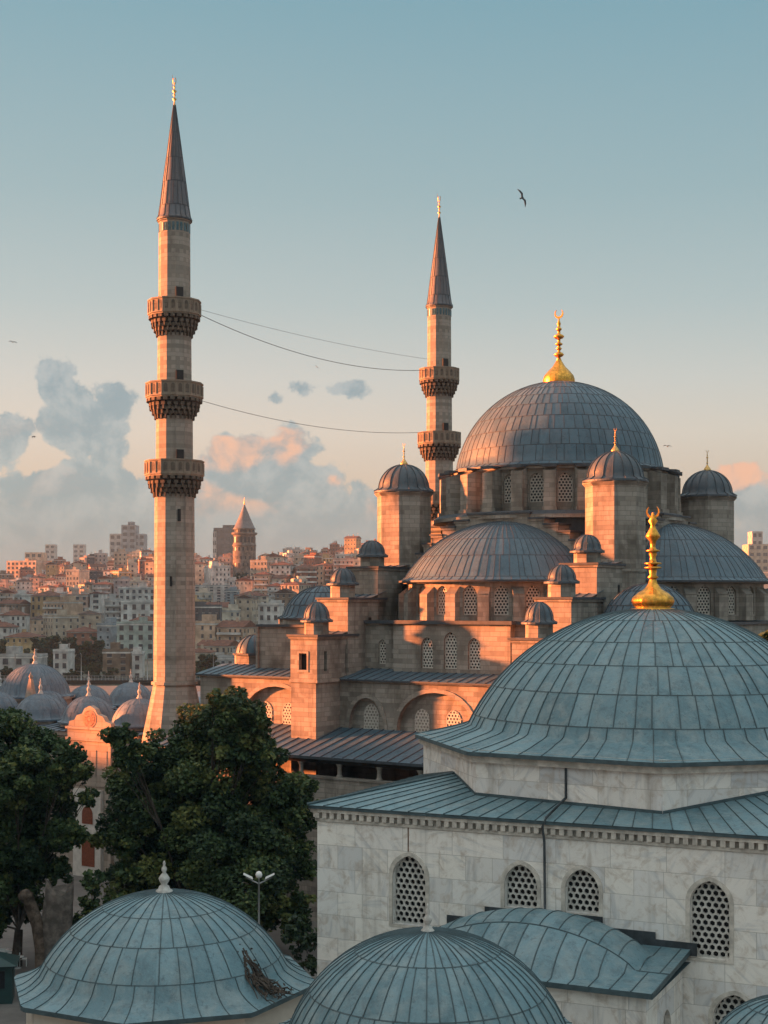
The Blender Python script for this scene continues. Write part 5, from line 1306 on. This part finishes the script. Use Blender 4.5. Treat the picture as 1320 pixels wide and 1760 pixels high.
def build_city():
    taken = []
    L = lambda *a, **k: taken.append(landmark(*a, **k))
    L('broad amber apartment block with many windows on the skyline at far left', 'apartment_block', 50, 966, 1230, 60, 22, 6, 'peach', 'flat', -22, 4.2, seed=1)
    L('white terraced block with rows of windows left of the near minaret, upper slope', 'office_building', 238, 1012, 780, 62, 16, 4, 'white', 'flat', 4, 3.2, seed=2)
    L('pale block with long window bands close behind the near minaret at its right', 'office_building', 368, 1008, 790, 62, 16, 6, 'pale grey', 'flat', -3, 3.4, seed=3)
    L('big cream house with brown hipped roof below the round stone tower', 'house', 432, 1024, 720, 56, 14, 4, 'cream', 'hip', 8, 3.6, seed=4, cat='house')
    L('tall narrow white framed block with dark windows beside the mosque corner dome', 'apartment_block', 466, 1040, 600, 36, 11, 5, 'white', 'flat', -6, 2.6, seed=5)
    L('broad pale green building with white frames low down left of near minaret', 'office_building', 240, 1072, 560, 66, 12, 4, 'pale green', 'flat', -4, 3.2, seed=6)
    L('ornate white building with two tall floors of windows left of the near minaret', 'office_building', 240, 1036, 690, 60, 14, 3, 'white', 'flat', 6, 3.4, seed=16)
    L('house with bright amber gable wall facing the sunset, left slope', 'house', 84, 1024, 760, 44, 13, 4, 'ochre', 'hip', -38, 3.4, seed=7, cat='house')
    L('square rosy brown block beside the bright amber gable, left slope', 'apartment_block', 134, 1024, 755, 48, 13, 5, 'pink', 'flat', -6, 3.2, seed=8)
    L('narrow white house with windowless look beside the rosy brown block', 'house', 170, 1020, 752, 20, 12, 5, 'white', 'gable', -4, 5.5, seed=9, cat='house')
    L('tall blank cream wall building at the right foot of the near minaret shaft', 'building', 352, 1052, 640, 40, 12, 5, 'cream', 'none', -4, 9, seed=10)
    L('slim grey tower block with dark glass beside the cream hipped roof house', 'apartment_block', 400, 1016, 735, 22, 12, 8, 'blue grey', 'flat', 2, 2.4, seed=11)
    L('little white shore house left of the courtyard finials', 'house', 110, 1120, 470, 26, 7, 3, 'white', 'flat', -5, 2.4, seed=12, cat='house')
    L('narrow white shore house close to the left side of the near minaret', 'house', 238, 1124, 470, 17, 7, 3, 'white', 'flat', 3, 2.6, seed=13, cat='house')
    L('brown shore building with striped awning floors near the near minaret', 'shop_building', 203, 1120, 475, 46, 8, 4, 'brown', 'flat', 2, 3.0, seed=14)
    L('pale low shore warehouse with flat roof at the left edge', 'warehouse', 40, 1128, 480, 70, 9, 2, 'pale grey', 'flat', -4, 3.5, seed=15)
    # high rises
    def highrise(label, D, parts, floors_m=7.0, seed=0):
        px = sum(p[0] for p in parts)/len(parts); x0, y0, _ = at(px, 960, D); zb = hill_z(x0, D)-8
        root = thing('tower_block', label, 'tower block', (x0, y0), zb)
        for (p, yt, wp, dp, colr) in parts:
            x, y, zt = at(p, yt, D); w = wp/F*D; h = zt-zb; mb = MB(); X = x-x0
            mb.box(X-w/2, X+w/2, -dp/2, dp/2, 0, h, 0); n = max(2, int(h/floors_m)); k = max(2, int(w/6))
            for f in range(n):
                for j in range(k):
                    a = X-w/2+w*(j+.2)/k; b = X-w/2+w*(j+.8)/k; z = h*(f+.25)/n; mb.face([(a,-dp/2-.1,z), (b,-dp/2-.1,z), (b,-dp/2-.1,z+h/n*.5), (a,-dp/2-.1,z+h/n*.5)], 1)
            link('block', mb.mesh('block', [HM[colr], HW]), root, (0, 0, zb))
        return root
    highrise('grey three part tower block with taller middle, left of the near minaret on skyline', 1650, [(224, 903, 25, 22, 'blue grey'), (226, 897, 10, 10, 'blue grey'), (201, 918, 20, 18, 'pale grey'), (241, 918, 20, 18, 'blue grey')])
    highrise('slender pale tower block above the amber apartment block', 2150, [(88, 936, 17, 16, 'pale grey')])
    highrise('small distant pale tower block standing alone, left of the three part tower', 2300, [(137, 936, 19, 16, 'pale grey')])
    highrise('boxy sunlit tower block topping the skyline at far left', 1700, [(62, 950, 30, 24, 'peach')])
    highrise('dark framed unfinished tower block directly left of the round stone tower', 1500, [(384, 908, 30, 20, 'dark grey'), (371, 914, 6, 22, 'pale grey'), (396, 903, 24, 14, 'dark grey')])
    highrise('big grey tower block on the skyline at the right edge', 1500, [(1304, 936, 46, 26, 'beige'), (1298, 914, 18, 18, 'pale grey')])
    # rows of houses up the slope
    rnd = random.Random(21)
    rows = [470, 505, 545, 590, 640, 690, 745, 800, 855, 910, 965, 1020, 1080, 1150, 1230]
    names = list(WALLC); used = set()
    n = 0
    for ri, D in enumerate(rows):
        xs = -45+rnd.uniform(0, 20); placed = []
        pend = 660 if D > 800 else (520 if D > 560 else 420)
        while xs < pend:
            wpx = rnd.uniform(10, 20)*F/D*(.54 if D > 900 else .66); px = xs+wpx/2; xs += wpx*rnd.uniform(.92, 1.12)
            if any(abs(px-t[0]) < (t[2]+wpx)*.42 and abs(D-t[1]) < 45 for t in taken): continue
            if 288 < px < 316 and D > 480: continue                     # wholly behind the minaret
            if 398 < px < 442 and D > 940: continue
            if rnd.random() < .06: continue
            if D in (505, 545) and px < 180: continue
            placed.append((px, wpx))
        for i, (px, wpx) in enumerate(placed):
            d = D+rnd.uniform(-14, 14); x = (px-CX)/F*d; zb = hill_z(x, d)-.5; w = wpx/F*d; dep = rnd.uniform(8, 13); fl = rnd.choice([3,3,4,4,5,5,6]) if D > 520 else rnd.choice([2,3,3])
            h = fl*rnd.uniform(2.7, 3.2)
            while 388 < px < 452 and 640 < D < 1010 and fl > 2 and HY-(zb+h+1.5-CZ)*F/d < 992: fl -= 1; h = fl*2.8
            if 388 < px < 452 and 640 < D < 1010 and HY-(zb+h+1.5-CZ)*F/d < 988: continue
            colr = rnd.choices(names, [12,13,12,11,4,7,6,5,4,6,2,2])[0]; kind = rnd.choice(['flat','flat','flat','hip','gable','hip'])
            rot = rnd.gauss(-6, 17); wm = HM[colr]; trim = HM['white'] if colr not in ('white', 'cream') else HM['pale grey']
            o = link('house', house_mesh(w, dep, h, fl, rnd.uniform(1.9, 2.9), None, rnd, rnd.choice([0,0,1])).mesh('house', [wm, HW, trim]), None, (x, d, zb), radians(rot))
            rm = RG if kind == 'flat' else rnd.choice([RT, RT, RD]); link('roof', roof_mesh(w, dep, h, kind, rnd).mesh('roof', [rm, wm]), o)
            rn = {'flat': 'flat grey roof', 'hip': 'red hipped roof', 'gable': 'red gabled roof'}[kind]
            tag(o, f"{colr} {NUM[fl]}-storey house, {rn}, {ORD[i]} from left in the {ORD[ri]} row above shore", 'house', 'houses on the far hillside')
            n += 1
    return n
NH = build_city()
print('houses', NH)

def round_tower():
    D = 1010; x, y, _ = at(420, 985, D); zb = hill_z(x, D)-2; k = D/F
    z = lambda py: CZ+(HY-py)*k
    root = thing('round_tower', 'medieval round stone tower with grey cone roof on the far hill', 'tower', (x, y), zb)
    b = MB(); r = 19.5*k
    b.lathe([(r*1.02, zb), (r, z(937))], 40, mat=0); b.lathe([(r*1.07, z(938.5)), (r*1.07, z(936.5)), (r, z(936))], 40, mat=0)
    for row, py in enumerate((947, 962, 974)):
        for q in range(16): a = 2*pi*q/16+.2*row; b.obox((0,0), a, r*.9, r*1.015, 1.1, z(py), z(py)+2.4, None, 1)
    link('body', b.mesh('body', [M['tower_stone'], M['dark']]), root)
    g = MB(); g.lathe([(r*.96, z(936.3)), (r*.96, z(918))], 40, mat=0); n = 18
    for q in range(n):
        a = 2*pi*q/n; i = len(g.v); g.obox((0,0), a, r*.8, r*.985, r*.19, z(933), z(923), None, 1)
    g.lathe([(r*1.0, z(936.2)), (r*1.0, z(933.4)), (r*.96, z(933.2))], 40); g.lathe([(r*.9, z(921)), (r*1.10, z(919)), (r*1.14, z(917.6)), (r*1.14, z(915.6)), (r*1.08, z(915.6)), (r*1.06, z(917.4)), (r*.9, z(917.4))], 40)
    link('arcade', g.mesh('arcade', [M['tower_stone'], M['dark']]), root)
    g = MB(); g.lathe([(r*.90, z(918)), (r*.90, z(909.5))], 40, mat=0)
    for q in range(14): a = 2*pi*q/14; g.obox((0,0), a, r*.7, r*.915, r*.2, z(916), z(911), None, 1)
    link('upper_storey', g.mesh('upper_storey', [M['tower_stone'], M['dark']]), root)
    c = MB(); c.lathe([(0, z(866)), (r*.10, z(870)), (r*.52, z(890)), (r*.94, z(908)), (r*1.04, z(909.6)), (r*.9, z(909.8))], 40); link('cone_roof', c.mesh('cone_roof', [M['tower_lead']]), root)
    f = MB(); f.lathe([(.5, z(867)), (.28, z(862)), (.1, z(855))], 8); link('finial', f.mesh('finial', [M['old_gold']]), root)
M['tower_stone'] = plain('rough tower stone', (.15,.13,.115,1), .9, 0, .45, .5, .2)
M['tower_lead'] = plain('grey tower lead', (.115,.11,.115,1), .6, 0, .25, .5)
round_tower()

# ------------------------------------------------------------------ trees among the far houses
def far_trees():
    rnd = random.Random(31)
    spots = [(20,1104,500,28),(62,1092,505,32),(95,1088,520,30),(118,1100,500,30),(150,1106,500,32),(172,1098,520,26),(8,1150,452,18),(130,1150,452,16),(160,1152,455,18),(188,1150,455,14),(352,1135,455,26),(340,1160,440,20),(372,1150,460,18),
             (432,1078,560,22),(448,1090,540,18),(378,1000,905,12),(410,1000,900,13),(96,968,1300,8),(330,1005,850,10),(495,962,1130,6),(530,968,1130,7),(560,978,1050,8),(470,985,950,8),(140,985,1060,8),(258,1045,720,9),(205,1002,850,8),(20,1060,620,16),(300,1150,455,16)]
    for i, (px, py, D, r) in enumerate(spots):
        x, y, z = at(px, py, D); R = r/F*D; zb = hill_z(x, D)-.5
        blobs = [(x+rnd.uniform(-.6,.6)*R, y+rnd.uniform(-.5,.5)*R, zb+R*rnd.uniform(.35, 1.5), R*rnd.uniform(.45,.75)) for _ in range(7)]
        side = 'left of' if px < 268 else 'right of'
        where = ('on the shore' if D < 470 else 'just above the shore' if D < 530 else 'low on the slope' if D < 650 else 'halfway up the slope' if D < 940 else 'near the skyline')
        k = [q for q in spots if (q[0] < 268) == (px < 268) and ((q[2] < 470) == (D < 470)) and ((470 <= q[2] < 530) == (470 <= D < 530)) and ((530 <= q[2] < 650) == (530 <= D < 650)) and ((650 <= q[2] < 940) == (650 <= D < 940))]
        k.sort(); idx = k.index((px, py, D, r))
        tree(f"dark far tree {where}, {ORD[idx]} from left, {side} near minaret", (x, y, zb), R*.09, blobs, 420/max(1, R*R)*5, R*.20, 100+i, matl=M['leaf_dull'], bark=M['bark_dark'], group='trees among the far houses', sub_n=8)
far_trees()

# ------------------------------------------------------------------ bridge over the water, with railing and lamp posts
def bridge():
    root = thing('bridge', 'long dark bridge with railings crossing the water behind the courtyard domes', 'bridge', (-60, 424), -8)
    d = MB(); d.box(-90, 62, -7, 7, -5.6, -4.4, 0); link('deck', d.mesh('deck', [M['void']]), root)
    p = MB(); p.box(-4, 4, -5, 5, -10, -5.6); pm = p.mesh('pier', [M['stone']])
    for x in (-80, -45, -10, 25, 56): link('pier', pm, root, (x, 0, 0))
    r = MB(); r.box(-90, 62, -6.9, -6.8, -3.2, -3.1)
    for k in range(152): r.box(-90+k, -89.92+k, -6.9, -6.8, -4.4, -3.2)
    link('railing', r.mesh('railing', [M['metal']]), root)
    l = MB(); l.tube([(0,0,-4.4), (0,0,3)], .12, 6); l.tube([(0,0,3), (0,-1.2,3.4)], .1, 6); lm = l.mesh('lamp_post', [M['metal']])
    for k in range(8): link('lamp_post', lm, root, (-84+k*19, -6, 0))
bridge()

# ------------------------------------------------------------------ unseen blocks added west of the square to shade tomb, trees and courtyard
def west_blocks():
    rnd = random.Random(77)
    for (x, y, w, d, h, colr, lab) in ((-74, 35, 22, 34, 36, 'beige', 'tall beige office block west of the square, outside the picture'), (-76, 64.5, 22, 22, 33.5, 'pale grey', 'grey office block west of the square, outside the picture'),
                                 (-78, 92, 22, 27, 24.5, 'cream', 'lower cream block west of the square, outside the picture'), (-77, 111.8, 20, 12.0, 22.5, 'ochre', 'narrow ochre block west of the square, outside the picture'), (-76, 125.8, 18, 15.4, 15.0, 'pink', 'low pink block west of the courtyard, outside the picture'), (-76, 153, 18, 38, 19.5, 'white', 'long white block west of the courtyard, outside the picture')):
        o = link('office_block', house_mesh(w, d, h, int(h/3.2), 3.0, None, rnd).mesh('office_block', [HM[colr], HW, HM['white']]), None, (x, y, GZ)); tag(o, lab, 'office block')
        link('roof', roof_mesh(w, d, h, 'flat', rnd).mesh('roof', [RG, HM[colr]]), o)
west_blocks()

# ------------------------------------------------------------------ evening air
def air():
    mb = MB(); mb.box(-2300, 2300, -80, 2800, -13.2, 108, 0)
    m = bpy.data.materials.new('evening haze'); m.use_nodes = True; nt = m.node_tree; nt.nodes.clear()
    v = nt.nodes.new('ShaderNodeVolumePrincipled'); v.inputs['Color'].default_value = (.30, .55, .78, 1); v.inputs['Density'].default_value = 0.00012; v.inputs['Anisotropy'].default_value = 0.1
    o = nt.nodes.new('ShaderNodeOutputMaterial'); nt.links.new(v.outputs[0], o.inputs['Volume'])
    struct('haze', mb.mesh('haze', [m], False), 'stuff')
air()
